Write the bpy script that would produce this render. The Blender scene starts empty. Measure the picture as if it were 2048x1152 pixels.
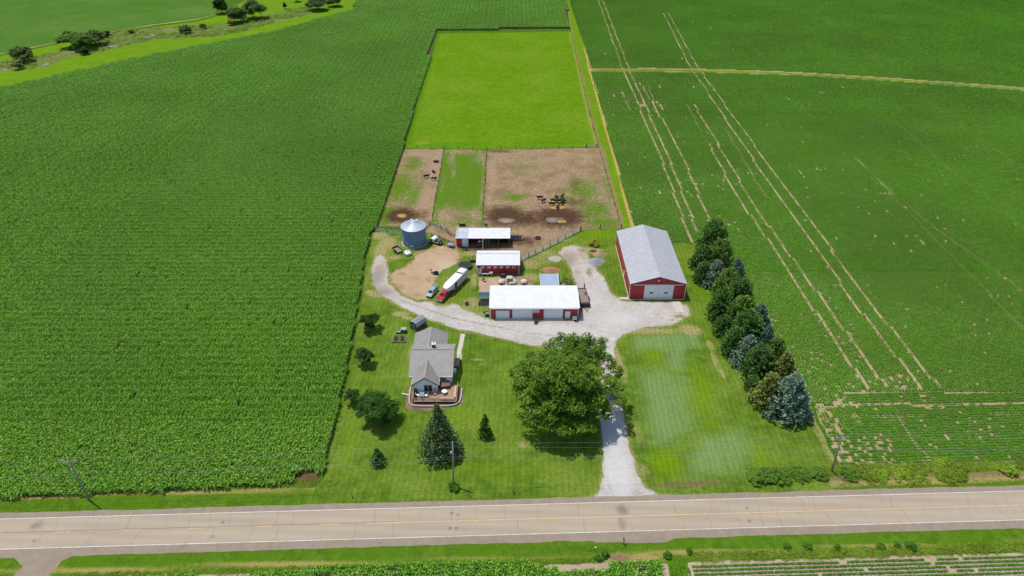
import bpy, bmesh, math, random
import numpy as np
from mathutils import Vector, Matrix, noise as mnoise
from mathutils.geometry import delaunay_2d_cdt

# ------------------------------------------------------------------ camera, world, sun, exposure
scene = bpy.context.scene
COL = scene.collection
CAM_H, FOCAL_PX, PITCH = 107.0, 1365.0, math.radians(34.0)
cam_data = bpy.data.cameras.new('camera')
cam = bpy.data.objects.new('camera', cam_data); COL.objects.link(cam)
cam.location = (0, 0, CAM_H)
cam.rotation_euler = (math.radians(90) - PITCH, 0, 0)
cam_data.sensor_width = 36.0
cam_data.lens = 36.0 * FOCAL_PX / 2048.0
cam_data.clip_start = 1.0; cam_data.clip_end = 20000.0
scene.camera = cam
SUN = Vector((-0.30, 0.20, 1.0)).normalized()          # towards the sun
world = bpy.data.worlds.new('World'); scene.world = world; world.use_nodes = True
wn = world.node_tree.nodes; wl = world.node_tree.links
sky = wn.new('ShaderNodeTexSky'); sky.sky_type = 'NISHITA'; sky.sun_disc = False
sky.sun_elevation = math.asin(SUN.z); sky.sun_rotation = math.atan2(SUN.x, SUN.y)
sky.air_density = 1.0; sky.dust_density = 1.2; sky.ozone_density = 1.0
wl.new(sky.outputs[0], wn['Background'].inputs[0]); wn['Background'].inputs[1].default_value = 0.15
sun_data = bpy.data.lights.new('sun', 'SUN'); sun_data.energy = 3.7; sun_data.angle = math.radians(0.53)
sun_data.color = (1.0, 0.955, 0.88)
sun = bpy.data.objects.new('sun', sun_data); COL.objects.link(sun)
sun.rotation_euler = SUN.to_track_quat('Z', 'Y').to_euler(); sun.location = (-60, 150, 160)
vs = scene.view_settings
vs.view_transform = 'Standard'; vs.look = 'None'; vs.exposure = 0.10; vs.gamma = 1.0; vs.use_curve_mapping = False

RNG = random.Random(7)
NP = np.random.default_rng(11)
PI = math.pi

# ------------------------------------------------------------------ survey: pixel of the photograph -> point on the ground
def G(px, py, h=0.0):
    u = (px - 1024) / FOCAL_PX; v = (py - 576) / FOCAL_PX
    dy = math.cos(PITCH) - v * math.sin(PITCH); dz = -math.sin(PITCH) - v * math.cos(PITCH)
    t = (h - CAM_H) / dz
    return (u * t, dy * t)
def GP(pts, h=0.0): return [G(x, y, h) for x, y in pts]

# ------------------------------------------------------------------ colours
KREF = 0.60
def lin(c): return c / 12.92 if c <= 0.04045 else ((c + 0.055) / 1.055) ** 2.4
def A(r, g, b, k=None):
    k = KREF if k is None else k
    return (lin(r / 255) * k, lin(g / 255) * k, lin(b / 255) * k, 1.0)

# ------------------------------------------------------------------ object helpers
def tag(o, label=None, cat=None, group=None, kind=None):
    if label: o['label'] = label
    if cat: o['category'] = cat
    if group: o['group'] = group
    if kind: o['kind'] = kind
    return o
def thing(name, label, cat, loc=(0, 0, 0), rz=0.0, group=None):
    o = bpy.data.objects.new(name, None); COL.objects.link(o)
    o.empty_display_size = 0.3
    o.location = loc if len(loc) == 3 else (loc[0], loc[1], 0); o.rotation_euler = (0, 0, rz)
    return tag(o, label, cat, group)
def copy_tree(o, parent=None):
    c = o.copy(); COL.objects.link(c); c.parent = parent
    for ch in list(o.children): copy_tree(ch, c)
    return c
def link_mesh(name, me, mat, parent=None, loc=None, rot=None):
    o = bpy.data.objects.new(name, me); COL.objects.link(o)
    if mat is not None and len(me.materials) == 0: me.materials.append(mat)
    if parent: o.parent = parent
    if loc: o.location = loc
    if rot: o.rotation_euler = rot
    return o

class MB:
    """collects quads and triangles for one mesh object"""
    def __init__(self): self.v = []; self.f = []
    def add(self, vs_, fs_):
        n = len(self.v); self.v += [tuple(p) for p in vs_]; self.f += [tuple(i + n for i in f) for f in fs_]; return self
    def box(self, x0, x1, y0, y1, z0, z1):
        return self.add([(x0,y0,z0),(x1,y0,z0),(x1,y1,z0),(x0,y1,z0),(x0,y0,z1),(x1,y0,z1),(x1,y1,z1),(x0,y1,z1)],
                        [(3,2,1,0),(4,5,6,7),(0,1,5,4),(1,2,6,5),(2,3,7,6),(3,0,4,7)])
    def obox(self, a, b, w, h, up=(0, 0, 1)):
        """box beam from point a to point b, w wide and h high"""
        a = Vector(a); b = Vector(b); d = (b - a).normalized(); u = Vector(up)
        s = d.cross(u)
        if s.length < 1e-4: s = d.cross(Vector((1, 0, 0)))
        s.normalize(); u = s.cross(d).normalized()
        s *= w / 2; u *= h / 2
        vs_ = [a - s - u, a + s - u, a + s + u, a - s + u, b - s - u, b + s - u, b + s + u, b - s + u]
        return self.add(vs_, [(0,1,2,3),(7,6,5,4),(0,4,5,1),(1,5,6,2),(2,6,7,3),(3,7,4,0)])
    def tube(self, pts, rads, n=8, cap=True):
        pts = [Vector(p) for p in pts]; base = len(self.v)
        if not hasattr(rads, '__len__'): rads = [rads] * len(pts)
        for i, p in enumerate(pts):
            d = (pts[min(i + 1, len(pts) - 1)] - pts[max(i - 1, 0)]).normalized()
            a = d.cross(Vector((0, 0, 1)))
            if a.length < 1e-3: a = Vector((1, 0, 0))
            a.normalize(); b = d.cross(a).normalized()
            for k in range(n):
                t = 2 * PI * k / n
                self.v.append(tuple(p + (a * math.cos(t) + b * math.sin(t)) * rads[i]))
        for i in range(len(pts) - 1):
            for k in range(n):
                k2 = (k + 1) % n
                self.f.append((base + i*n + k, base + i*n + k2, base + (i+1)*n + k2, base + (i+1)*n + k))
        if cap:
            self.f.append(tuple(base + k for k in range(n))[::-1])
            self.f.append(tuple(base + (len(pts)-1)*n + k for k in range(n)))
        return self
    def cyl(self, c, r, h, n=16, r2=None, axis='z'):
        d = {'z': (0,0,h), 'x': (h,0,0), 'y': (0,h,0)}[axis]
        return self.tube([c, (c[0]+d[0], c[1]+d[1], c[2]+d[2])], [r, r if r2 is None else r2], n)
    def lathe(self, prof, n=24, c=(0, 0), close=True):
        base = len(self.v)
        for r, z in prof:
            for k in range(n):
                t = 2*PI*k/n; self.v.append((c[0] + r*math.cos(t), c[1] + r*math.sin(t), z))
        for i in range(len(prof) - 1):
            for k in range(n):
                k2 = (k+1) % n
                self.f.append((base+i*n+k, base+i*n+k2, base+(i+1)*n+k2, base+(i+1)*n+k))
        if close:
            self.f.append(tuple(base + (len(prof)-1)*n + k for k in range(n)))
            self.f.append(tuple(base + k for k in range(n))[::-1])
        return self
    def prism(self, poly, z0, z1):
        n = len(poly)
        area = sum(poly[i][0]*poly[(i+1)%n][1] - poly[(i+1)%n][0]*poly[i][1] for i in range(n))
        if area < 0: poly = poly[::-1]
        return self.add([(x,y,z0) for x,y in poly] + [(x,y,z1) for x,y in poly],
                        [tuple(range(n))[::-1], tuple(range(n, 2*n))] + [(i, (i+1)%n, n+(i+1)%n, n+i) for i in range(n)])
    def yprism(self, prof, y0, y1):
        """profile in x,z swept along y"""
        n = len(prof)
        area = sum(prof[i][0]*prof[(i+1)%n][1] - prof[(i+1)%n][0]*prof[i][1] for i in range(n))
        if area < 0: prof = prof[::-1]
        return self.add([(x,y0,z) for x,z in prof] + [(x,y1,z) for x,z in prof],
                        [tuple(range(n)), tuple(range(n,2*n))[::-1]] + [((i+1)%n, i, n+i, n+(i+1)%n) for i in range(n)])
    def xprism(self, prof, x0, x1):
        """profile in y,z swept along x"""
        n = len(prof)
        area = sum(prof[i][0]*prof[(i+1)%n][1] - prof[(i+1)%n][0]*prof[i][1] for i in range(n))
        if area < 0: prof = prof[::-1]
        return self.add([(x0,y,z) for y,z in prof] + [(x1,y,z) for y,z in prof],
                        [tuple(range(n))[::-1], tuple(range(n,2*n))] + [(i, (i+1)%n, n+(i+1)%n, n+i) for i in range(n)])
    def loft(self, rings, cap=True):
        """rings of equal point count"""
        base = len(self.v); n = len(rings[0])
        for r in rings: self.v += [tuple(p) for p in r]
        for i in range(len(rings)-1):
            for k in range(n):
                k2 = (k+1) % n
                self.f.append((base+i*n+k, base+i*n+k2, base+(i+1)*n+k2, base+(i+1)*n+k))
        if cap:
            self.f.append(tuple(base+k for k in range(n))[::-1]); self.f.append(tuple(base+(len(rings)-1)*n+k for k in range(n)))
        return self
    def mesh(self, name, mat=None, smooth=False, recalc=False):
        me = bpy.data.meshes.new(name); me.from_pydata(self.v, [], self.f)
        if recalc:
            bm = bmesh.new(); bm.from_mesh(me); bmesh.ops.recalc_face_normals(bm, faces=bm.faces); bm.to_mesh(me); bm.free()
        if smooth: me.polygons.foreach_set('use_smooth', [True] * len(me.polygons))
        if mat is not None: me.materials.append(mat)
        me.update(); return me
    def build(self, name, mat, parent=None, smooth=False, loc=None, rot=None, recalc=True):
        return link_mesh(name, self.mesh(name, mat, smooth, recalc), None, parent, loc, rot)

# ------------------------------------------------------------------ material helpers
class NT:
    def __init__(self, name):
        self.m = bpy.data.materials.new(name); self.m.use_nodes = True
        self.t = self.m.node_tree; self.n = self.t.nodes; self.l = self.t.links
        self.b = self.n['Principled BSDF']; self.out = self.n['Material Output']
    def new(self, t, **kw):
        nd = self.n.new(t)
        for k, v in kw.items(): setattr(nd, k, v)
        return nd
    def put(self, sock, v):
        if isinstance(v, bpy.types.NodeSocket): self.l.new(v, sock)
        elif v is not None: sock.default_value = v
    def pos(self):
        if not hasattr(self, '_pos'): self._pos = self.new('ShaderNodeNewGeometry').outputs['Position']
        return self._pos
    def obj(self): return self.new('ShaderNodeTexCoord').outputs['Object']
    def mapping(self, vec, scale=(1,1,1), rot=(0,0,0)):
        m = self.new('ShaderNodeMapping'); self.put(m.inputs[0], vec)
        m.inputs['Scale'].default_value = scale; m.inputs['Rotation'].default_value = rot; return m.outputs[0]
    def noise(self, scale, vec=None, detail=3.0, rough=0.55, dist=0.0):
        nd = self.new('ShaderNodeTexNoise'); self.put(nd.inputs['Vector'], vec if vec is not None else self.pos())
        nd.inputs['Scale'].default_value = scale; nd.inputs['Detail'].default_value = detail
        nd.inputs['Roughness'].default_value = rough; nd.inputs['Distortion'].default_value = dist
        return nd.outputs['Fac']
    def math(self, op, a, b=None, c=None, clamp=False):
        nd = self.new('ShaderNodeMath', operation=op); nd.use_clamp = clamp
        self.put(nd.inputs[0], a)
        if b is not None: self.put(nd.inputs[1], b)
        if c is not None: self.put(nd.inputs[2], c)
        return nd.outputs[0]
    def mix(self, fac, a, b, mode='MIX'):
        nd = self.new('ShaderNodeMix', data_type='RGBA', blend_type=mode)
        self.put(nd.inputs[0], fac); self.put(nd.inputs[6], a); self.put(nd.inputs[7], b); return nd.outputs[2]
    def ramp(self, fac, lo, hi):
        nd = self.new('ShaderNodeMapRange', interpolation_type='SMOOTHSTEP'); self.put(nd.inputs[0], fac)
        nd.inputs[1].default_value = lo; nd.inputs[2].default_value = hi; return nd.outputs[0]
    def attr(self, name): return self.new('ShaderNodeAttribute', attribute_name=name).outputs['Fac']
    def bump(self, h, strength=0.4, dist=0.1):
        nd = self.new('ShaderNodeBump'); nd.inputs['Strength'].default_value = strength; nd.inputs['Distance'].default_value = dist
        self.put(nd.inputs['Height'], h); self.l.new(nd.outputs[0], self.b.inputs['Normal'])
    def fin(self, color=None, rough=0.7, spec=0.3, metal=0.0):
        if color is not None: self.put(self.b.inputs['Base Color'], color)
        self.put(self.b.inputs['Roughness'], rough); self.b.inputs['Specular IOR Level'].default_value = spec
        self.put(self.b.inputs['Metallic'], metal); return self.m

_mats = {}
def paint(name, col, rough=0.5, spec=0.4, metal=0.0, vary=0.12, scale=1.5, dirt=None, ribs=None, bump=0.0):
    """a painted or plain material; colour wanders a little, dirt darkens in streaks, ribs = (axis, spacing) gives fine relief"""
    if name in _mats: return _mats[name]
    n = NT(name); o = n.obj()
    d = tuple(c * (1 - vary) for c in col[:3]) + (1,); e = tuple(min(1, c * (1 + vary)) for c in col[:3]) + (1,)
    c = n.mix(n.ramp(n.noise(scale, o, 4), 0.3, 0.7), d, e)
    if dirt is not None:
        c = n.mix(n.math('MULTIPLY', n.ramp(n.noise(0.7, o, 5, 0.7), 0.45, 0.8), dirt[1]), c, dirt[0])
    if ribs:
        sep = n.new('ShaderNodeSeparateXYZ'); n.put(sep.inputs[0], o)
        x = n.math('MULTIPLY', sep.outputs[ribs[0]], 1.0 / ribs[1])
        fr = n.math('ABSOLUTE', n.math('SUBTRACT', n.math('FRACT', x), 0.5))
        n.bump(n.ramp(fr, 0.28, 0.46), 0.9, ribs[2] if len(ribs) > 2 else 0.03)
    elif bump: n.bump(n.noise(scale * 4, o, 5), bump, 0.05)
    _mats[name] = n.fin(c, rough, spec, metal); return _mats[name]

def cover(name, base, layers=(), scale=0.5, fine=6.0, finec=0.35, rough=0.95, bump=0.25, stripes=None, grain=None):
    """ground cover: three base tones in patches, then layers (attribute, tone a, tone b, noise scale, amount, softness)"""
    n = NT(name)
    big = n.noise(scale * 0.18, None, 3); mid = n.noise(scale, None, 5, 0.65)
    f = n.noise(fine, None, 4, 0.75)
    c = n.mix(n.ramp(mid, 0.33, 0.67), base[0], base[1])
    c = n.mix(n.ramp(big, 0.42, 0.68), c, base[2])
    if grain: c = n.mix(n.math('MULTIPLY', n.ramp(n.noise(grain[0], None, 3, 0.7), 0.42, 0.62), grain[1]), c, grain[2])
    for (an, ca, cb, ns, amt, soft) in layers:
        nz = n.noise(ns, None, 5, 0.7)
        m = n.math('ADD', n.attr(an), n.math('MULTIPLY', n.math('SUBTRACT', nz, 0.5), amt))
        k = n.ramp(m, 0.5 - soft, 0.5 + soft)
        cc = n.mix(n.ramp(n.noise(ns * 2.3, None, 4, 0.7), 0.35, 0.65), ca, cb)
        c = n.mix(k, c, cc)
    if stripes:
        for (ang, wid, amt) in stripes:
            v = n.mapping(n.pos(), (1, 1, 1), (0, 0, ang))
            w = n.new('ShaderNodeTexWave', wave_type='BANDS', bands_direction='X'); n.put(w.inputs[0], v)
            w.inputs['Scale'].default_value = PI / (10 * wid); w.inputs['Distortion'].default_value = 3.0; w.inputs['Detail'].default_value = 2
            w.inputs['Detail Scale'].default_value = 0.6
            st = n.math('ADD', n.math('MULTIPLY', w.outputs['Fac'], 2*amt), 1-amt)
            mm = n.new('ShaderNodeMix', data_type='RGBA', blend_type='MULTIPLY'); mm.inputs[0].default_value = 1; n.put(mm.inputs[6], c); n.put(mm.inputs[7], st); c = mm.outputs[2]
    dk = n.new('ShaderNodeMix', data_type='RGBA', blend_type='MULTIPLY'); dk.inputs[0].default_value = 1.0
    g = n.ramp(f, 0.25, 0.75); g = n.math('ADD', n.math('MULTIPLY', g, finec * 2), 1 - finec)
    n.put(dk.inputs[6], c); n.put(dk.inputs[7], g)
    n.bump(n.math('ADD', f, n.math('MULTIPLY', mid, 0.6)), bump, 0.25)
    return n.fin(dk.outputs[2], rough, 0.0)

# ------------------------------------------------------------------ plan helpers (numpy)
def vnoise(P, s, seed=0):
    """smooth value noise 0..1 on an (n,2) array"""
    q = P * s + seed * 17.31; i = np.floor(q).astype(np.int64); f = q - i; f = f * f * (3 - 2 * f)
    def h(ix, iy):
        k = (ix * 374761393 + iy * 668265263 + seed * 69069) & 0xffffffff
        k = ((k ^ (k >> 13)) * 1274126177) & 0xffffffff
        return ((k ^ (k >> 16)) & 0xffff) / 65535.0
    a = h(i[:,0], i[:,1]); b = h(i[:,0]+1, i[:,1]); c = h(i[:,0], i[:,1]+1); d = h(i[:,0]+1, i[:,1]+1)
    return (a*(1-f[:,0]) + b*f[:,0])*(1-f[:,1]) + (c*(1-f[:,0]) + d*f[:,0])*f[:,1]
def inpoly(P, poly):
    x, y = P[:,0], P[:,1]; r = np.zeros(len(P), bool); n = len(poly)
    for i in range(n):
        x1, y1 = poly[i]; x2, y2 = poly[(i+1) % n]
        if y1 == y2: continue
        c = ((y1 > y) != (y2 > y)) & (x < (x2-x1) * (y-y1) / (y2-y1) + x1); r ^= c
    return r
def dline(P, pts, closed=False):
    d = np.full(len(P), 1e9); n = len(pts)
    for i in range(n if closed else n-1):
        a = np.array(pts[i]); b = np.array(pts[(i+1) % n]); ab = b - a
        t = np.clip(((P - a) @ ab) / max(1e-9, ab @ ab), 0, 1)
        d = np.minimum(d, np.hypot(*(P - a - t[:,None]*ab).T))
    return d
def blob(P, c, rx, ry, rot=0.0):
    d = P - np.array(c); ca, sa = math.cos(rot), math.sin(rot)
    u = d[:,0]*ca + d[:,1]*sa; v = -d[:,0]*sa + d[:,1]*ca
    return np.exp(-((u/rx)**2 + (v/ry)**2) * 0.8)
def blobs(P, lst):
    m = np.zeros(len(P))
    for (px, py, rx, ry, w) in lst: m = np.maximum(m, w * blob(P, G(px, py), rx, ry))
    return m
def resample(poly, step, jit=0.0, seed=1):
    out = []
    n = len(poly)
    for i in range(n):
        a = np.array(poly[i], float); b = np.array(poly[(i+1) % n], float); L = np.hypot(*(b-a)); k = max(1, int(L/step))
        nrm = np.array([-(b-a)[1], (b-a)[0]]) / max(L, 1e-6)
        for j in range(k):
            p = a + (b-a)*j/k
            if jit:
                s = (vnoise(p[None,:], 0.9, seed)[0] - .5) + (vnoise(p[None,:], 0.28, seed+3)[0] - .5) * 1.6
                p = p + nrm * jit * s
            out.append((float(p[0]), float(p[1])))
    return out
def sheet(name, poly, z, mat, res=1.0, jit=0.25, step=None, masks=None, label=None, cat=None, kind='structure', relief=None, seed=1):
    """a ground sheet cut to an outline, with mask attributes at its vertices"""
    b = resample(poly, step or max(0.5, res*0.8), jit, seed)
    ba = np.array(b); x0, y0 = ba.min(0); x1, y1 = ba.max(0)
    gx, gy = np.meshgrid(np.arange(x0 + res*.5, x1, res), np.arange(y0 + res*.5, y1, res))
    P = np.stack([gx.ravel(), gy.ravel()], 1)
    P = P[inpoly(P, b)]
    if len(P): P = P[dline(P, b, True) > res*0.35]
    pts = [Vector(p) for p in b] + [Vector((float(p[0]), float(p[1]))) for p in P]
    nb = len(b)
    r = delaunay_2d_cdt(pts, [], [list(range(nb))], 1, 1e-4)
    V = np.array([(v.x, v.y) for v in r[0]])
    zz = np.full(len(V), z)
    if relief is not None: zz = zz + relief(V)
    me = bpy.data.meshes.new(name)
    me.from_pydata([(float(a), float(c), float(e)) for (a, c), e in zip(V, zz)], [], [tuple(f) for f in r[2]])
    bm = bmesh.new(); bm.from_mesh(me)
    for f in bm.faces:
        if f.normal.z < 0: f.normal_flip()
    bm.to_mesh(me); bm.free()
    for k, fn in (masks or {}).items():
        at = me.attributes.new(k, 'FLOAT', 'POINT'); at.data.foreach_set('value', np.asarray(fn(V), np.float32))
    if relief is not None: me.polygons.foreach_set('use_smooth', [True]*len(me.polygons))
    o = link_mesh(name, me, mat)
    tag(o, label, cat, None, kind); o['outline'] = 0; del o['outline']
    return o
# ================================================================== GROUND
GR1, GR2, GR3 = A(78,112,30), A(98,134,38), A(112,142,44)
m_ground = cover('far_grass', [A(80,118,34), A(92,130,40), A(84,124,38)], scale=0.12, fine=2.0)
mb = MB(); mb.add([(-3000,-1500,-0.02),(3000,-1500,-0.02),(3000,5000,-0.02),(-3000,5000,-0.02)], [(0,1,2,3)])
tag(mb.build('ground', m_ground), 'flat green farmland reaching to the horizon', 'ground', kind='structure')

# ---- outlines traced from the photograph and laid on the ground
ROAD_Y0, ROAD_K = 81.4, 0.0335
def RD(s, t): return (s - t*ROAD_K, ROAD_Y0 + ROAD_K*s + t)
lawn_poly = GP([(600,1016),(640,965),(650,950),(690,780),(712,660),(724,590),(733,520),(746,465),(1266,455),(1270,485),(1391,485)]) + \
    [(62.5,176),(63.5,150),(65.0,128),(66.5,112),(66.0,104),(66.0,96),(62.5,90.6)] + [RD(62.5,4.3), RD(0,4.3), RD(-34,4.3)]
past_poly = GP([(875,66),(1141,62),(1170,190),(1195,293),(975,299),(888,297),(808,297)])
penL_poly = GP([(808,298),(887,298),(862,447),(850,455),(757,452),(750,458)])
penM_poly = GP([(888.5,298),(973,300),(964,455),(918,462),(905,462),(864,447)])
penR_poly = GP([(974.5,300),(1197,295),(1216,360),(1240,455),(1165,459),(1100,490),(1045,522),(1040,500),(952,506),(940,500),(912,500),(905,485),(850,462),(862,450),(918,463),(965,456)])
strip_poly = GP([(1141,62),(1133,0),(1128,-40),(1142,-40),(1150,0),(1180,139),(1240,352),(1268,458),(1241,455),(1216,360),(1197,295),(1170,190)])
gravel_poly = GP([(1168,1003),(1196,987),(1208,945),(1204,890),(1199,830),(1205,770),(1204,735),(1190,715),(1100,697),(1060,690),(980,672),(920,660),(862,640),(800,614),(765,592),(747,570),(742,540),(750,515),(764,505),(772,522),(776,545),(784,567),(802,590),(832,604),(868,604),(872,610),(897,610),(905,606),(925,617),(955,631),(980,640),(1158,640),(1164,625),(1162,598),(1160,585),(1148,560),(1138,530),(1118,506),(1128,496),(1150,490),(1172,496),(1176,514),(1190,535),(1204,550),(1222,585),(1245,602),(1290,604),(1345,604),(1376,610),(1381,630),(1345,650),(1290,655),(1247,668),(1230,685),(1230,720),(1236,780),(1250,850),(1262,900),(1275,945),(1290,975),(1320,992),(1350,997)])
dirt_poly = GP([(776,552),(784,567),(802,590),(835,602),(858,600),(864,580),(874,560),(884,547),(902,537),(917,528),(922,512),(916,500),(900,492),(880,489),(850,500),(828,510),(818,528),(800,536),(786,542)])
patio_poly = [(-9.6,163.9),(-2.0,164.2),(3.6,164.4),(6.0,162.5),(6.5,156.2),(-5.6,155.6),(-8.9,155.3)]

corn_poly = GP([(-120,1003),(0,998),(120,993),(300,985),(450,978),(560,972),(628,963),(646,948),(664,880),(686,782),(708,660),(719,592),(729,520),(742,466),(756,452),(806,298),(874,61),(1138,57),(1128,-40),(740,-40),(705,20),(560,62),(440,85),(300,112),(150,145),(0,178),(-150,215)])
creek_grass = GP([(-150,215),(0,178),(150,145),(300,112),(440,85),(560,62),(705,20),(740,-40),(560,-40),(440,30),(400,42),(300,55),(200,72),(100,92),(0,112),(-150,140)])
creek_bed = GP([(-150,172),(0,144),(40,141),(100,131),(140,116),(185,107),(240,94),(312,78),(350,78),(430,72),(480,64),(530,50),(565,40),(610,32),(640,22),(650,12),(600,14),(560,24),(540,28),(500,40),(440,48),(400,50),(330,56),(270,58),(230,64),(190,76),(150,92),(110,104),(60,116),(0,124),(-150,152)])
farL_poly = GP([(-150,140),(0,106),(100,86),(200,66),(300,49),(400,36),(432,27),(432,-60),(-150,-60)])
soy_poly = GP([(1240,352),(1268,458),(1271,487),(1391,487)]) + [(63.2,176),(64.2,150),(65.7,128),(67.2,112),(66.8,104),(66.8,98)] + GP([(1680,938),(1860,938),(2048,930),(2300,920)]) + [(330,200),(420,380),(460,600),(46,600),(42.6,527),(42.3,366),(41.0,300)]
strip2 = [(41.5,368.5),(75,369),(110,367),(150,362),(195,352),(240,340),(300,322),(300,317),(240,335),(195,347),(150,357),(110,361),(75,363),(42,363)]

SOIL = [A(188,170,128), A(202,184,144), A(172,156,112)]
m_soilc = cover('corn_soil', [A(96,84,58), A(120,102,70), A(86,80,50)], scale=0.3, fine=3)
m_soils = cover('bean_soil', SOIL, scale=0.4, fine=5, finec=0.3)
m_soilb = cover('pale_soil', [A(206,184,158), A(190,168,140), A(214,196,172)], scale=0.6, fine=6, finec=0.18)
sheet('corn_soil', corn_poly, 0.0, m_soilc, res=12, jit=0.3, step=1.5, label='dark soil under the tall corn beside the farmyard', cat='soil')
sheet('bean_soil', soy_poly, 0.0, m_soils, res=12, jit=0.3, step=1.5, label='tan soil under the bean rows behind the evergreens', cat='soil')

# ---- roadside verges
def mv_dry(P):
    t = (P[:,1] - ROAD_Y0 - ROAD_K*P[:,0])
    m = 0.95*np.exp(-((t-8.2-.8*vnoise(P,.1,3))/1.0)**2) * (P[:,0] < -33) * (0.3 + 0.8*vnoise(P*[0.15,1],1,4))
    m = np.maximum(m, 0.9*np.exp(-((t+8.0)/0.7)**2) * (0.5 + 0.7*vnoise(P*[0.06,1],1,6)))
    m = np.maximum(m, 0.95*np.exp(-((t-6.4)/1.0)**2) * (P[:,0] > 24) * (0.6 + 0.6*vnoise(P*[0.1,1],1,8)))
    return np.maximum(m, blobs(P, [(1245,1125,3.6,1.8,1.1),(1290,1118,3.5,1.5,0.9),(75,1140,2.6,3.0,1.2)]))
def mv_brown(P):
    t = (P[:,1] - ROAD_Y0 - ROAD_K*P[:,0])
    return np.maximum(0.8*np.exp(-((t-7.4)/0.9)**2) * (P[:,0] > 24) * (0.5 + 0.8*vnoise(P*[0.12,1],1,9)),
                      blobs(P, [(1240,1118,2.4,1.5,0.85),(70,1130,2.0,2.5,0.9)]))
m_verge = cover('verge_grass_cover', [A(84,124,30), A(112,150,40), A(98,140,30)],
    [('dry', A(196,176,112), A(170,160,84), 1.4, 0.7, 0.25), ('brown', A(140,118,84), A(176,150,112), 1.0, 0.6, 0.2)], scale=0.5, fine=5, finec=0.45, bump=0.6)
vn = [RD(-130,4.4), RD(-34,4.4)] + GP([(600,1016),(646,950),(628,963),(560,972),(450,978),(300,985),(120,993),(0,998),(-120,1003)]) + [RD(-130,8)]
sheet('verge', [RD(-140,4.5), RD(-30,4.5), (-36.5,92.2), RD(-33,10)] + GP([(560,970),(450,976),(300,983),(120,991),(0,996),(-120,1001)]) + [RD(-140,9)], 0.004, m_verge, res=1.0,
      masks={'dry': mv_dry, 'brown': mv_brown}, label='grass verge between the corn and the road', cat='verge')
sheet('verge', [RD(26,4.5), RD(150,4.5), RD(150,10.4), RD(66,9.9), RD(40,9.6), RD(26,10)], 0.0085, m_verge, res=1.0,
      masks={'dry': mv_dry, 'brown': mv_brown}, label='brushy grass verge between the bean field and the road', cat='verge', seed=4)
sheet('verge', [RD(-140,-16), RD(-140,-4.9), RD(150,-4.9), RD(150,-16)], 0.004, m_verge, res=1.2,
      masks={'dry': mv_dry, 'brown': mv_brown}, label='grass verge across the road from the farm', cat='verge', seed=6)

# ---- the lawn and yard
def soft(P, poly, w):
    d = dline(P, poly, True); return np.clip(.5 + np.where(inpoly(P, poly), d, -d)/w, 0, 1)
def ml_pale(P):
    a = soft(P, GP([(1266,672),(1392,662),(1402,690),(1374,702),(1366,745),(1335,740),(1330,705),(1270,700)]), 3.5)
    b = soft(P, GP([(1272,745),(1330,735),(1370,750),(1390,800),(1396,850),(1370,870),(1330,895),(1300,890),(1285,830)]), 5.0)
    c = soft(P, GP([(1400,872),(1490,855),(1505,905),(1490,945),(1370,955),(1378,915)]), 5.0)
    st = .75 + .5*vnoise(P*np.array([1.0,.12]), .9, 51)
    return np.maximum(np.maximum(a, b*.86), c*.9)*.7*st
def ml_yel(P):
    return blobs(P, [(1308,712,2.8,3.4,.72),(1405,770,2.4,9,.68),(1330,925,3.8,4.2,.82),(1420,850,2.8,3.6,.55),(1395,810,3,5,.6),(1520,915,2,4,.66),(1400,560,3.5,15,.55),(1200,470,9,3,.75),(1240,520,1.5,12,.5),(930,830,9,4,.42),(1000,940,14,3,.42),(700,880,1.6,10,.5)])
def ml_dry(P):
    m = blobs(P, [(905,560,11,8,.42),(1085,515,10,7,.52),(780,490,8,7,.48),(1185,545,4,12,.5),(940,615,8,3,.5),(735,560,2.5,14,.42),(800,628,2.4,1.3,.95),(815,636,1.8,.9,.9),(757,470,3.6,3,.95),(775,486,3,4.5,.9),(762,500,2.0,4.5,1.15),(740,585,1.4,1.3,1.0),(752,590,2.2,1.6,.8),(790,515,2.5,1.6,.75),(765,522,2.6,4.5,.7),
                  (890,575,1.2,5.0,.66),(905,560,1.4,4.0,.62),(880,585,1.5,2.5,.68),(945,605,3.2,3.6,.66),(925,620,4.0,1.6,.72),(960,628,3.0,1.2,.68),(948,560,1.2,6.0,.72),(955,527,1.3,4.5,.75),(940,507,3,2,.8),
                  (1060,528,5.0,3.5,.66),(1090,505,5.5,2.5,.62),(1120,480,4.5,2.0,.66),(1060,555,5.0,3.0,.7),(1110,515,3,2,.8),(1165,560,1.8,6.0,.72),(1190,560,2.0,6.0,.66),(1185,500,3.5,2.0,.9),(1210,580,1.2,4.0,.75),(1225,600,2.5,1.2,.7),
                  (1300,662,11,1.6,.78),(1380,660,3.5,2.6,.86),(1235,715,1.3,5.0,.74),(1245,740,1.2,7.0,.66),(1430,720,.8,4.5,.78),(1420,690,.9,2.5,.8),(1445,748,.7,2.0,.85),(830,775,1.2,6.0,.5),(1275,865,.8,6.0,.62),(1290,940,1,3,.6),
                  (955,719,2.2,.6,.72),(968,728,1,.5,.66),(1045,890,1.3,1.0,.78),(820,705,.7,5,.6),(843,690,1,2.5,.4)])
    m = np.maximum(m, 0.62*np.exp(-(dline(P, [(66,90.5),(66,104),(66.5,112)])/1.8)**2))
    return np.maximum(m, 0.6*np.exp(-(dline(P, gravel_poly, True)/0.9)**2))
def ml_dead(P): return np.maximum(blobs(P, [(1400,965,8,.9,.7),(1350,972,6,.8,.7),(1300,948,1.0,2.0,.5),(1140,985,12,.5,.5)]), 0)
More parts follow.
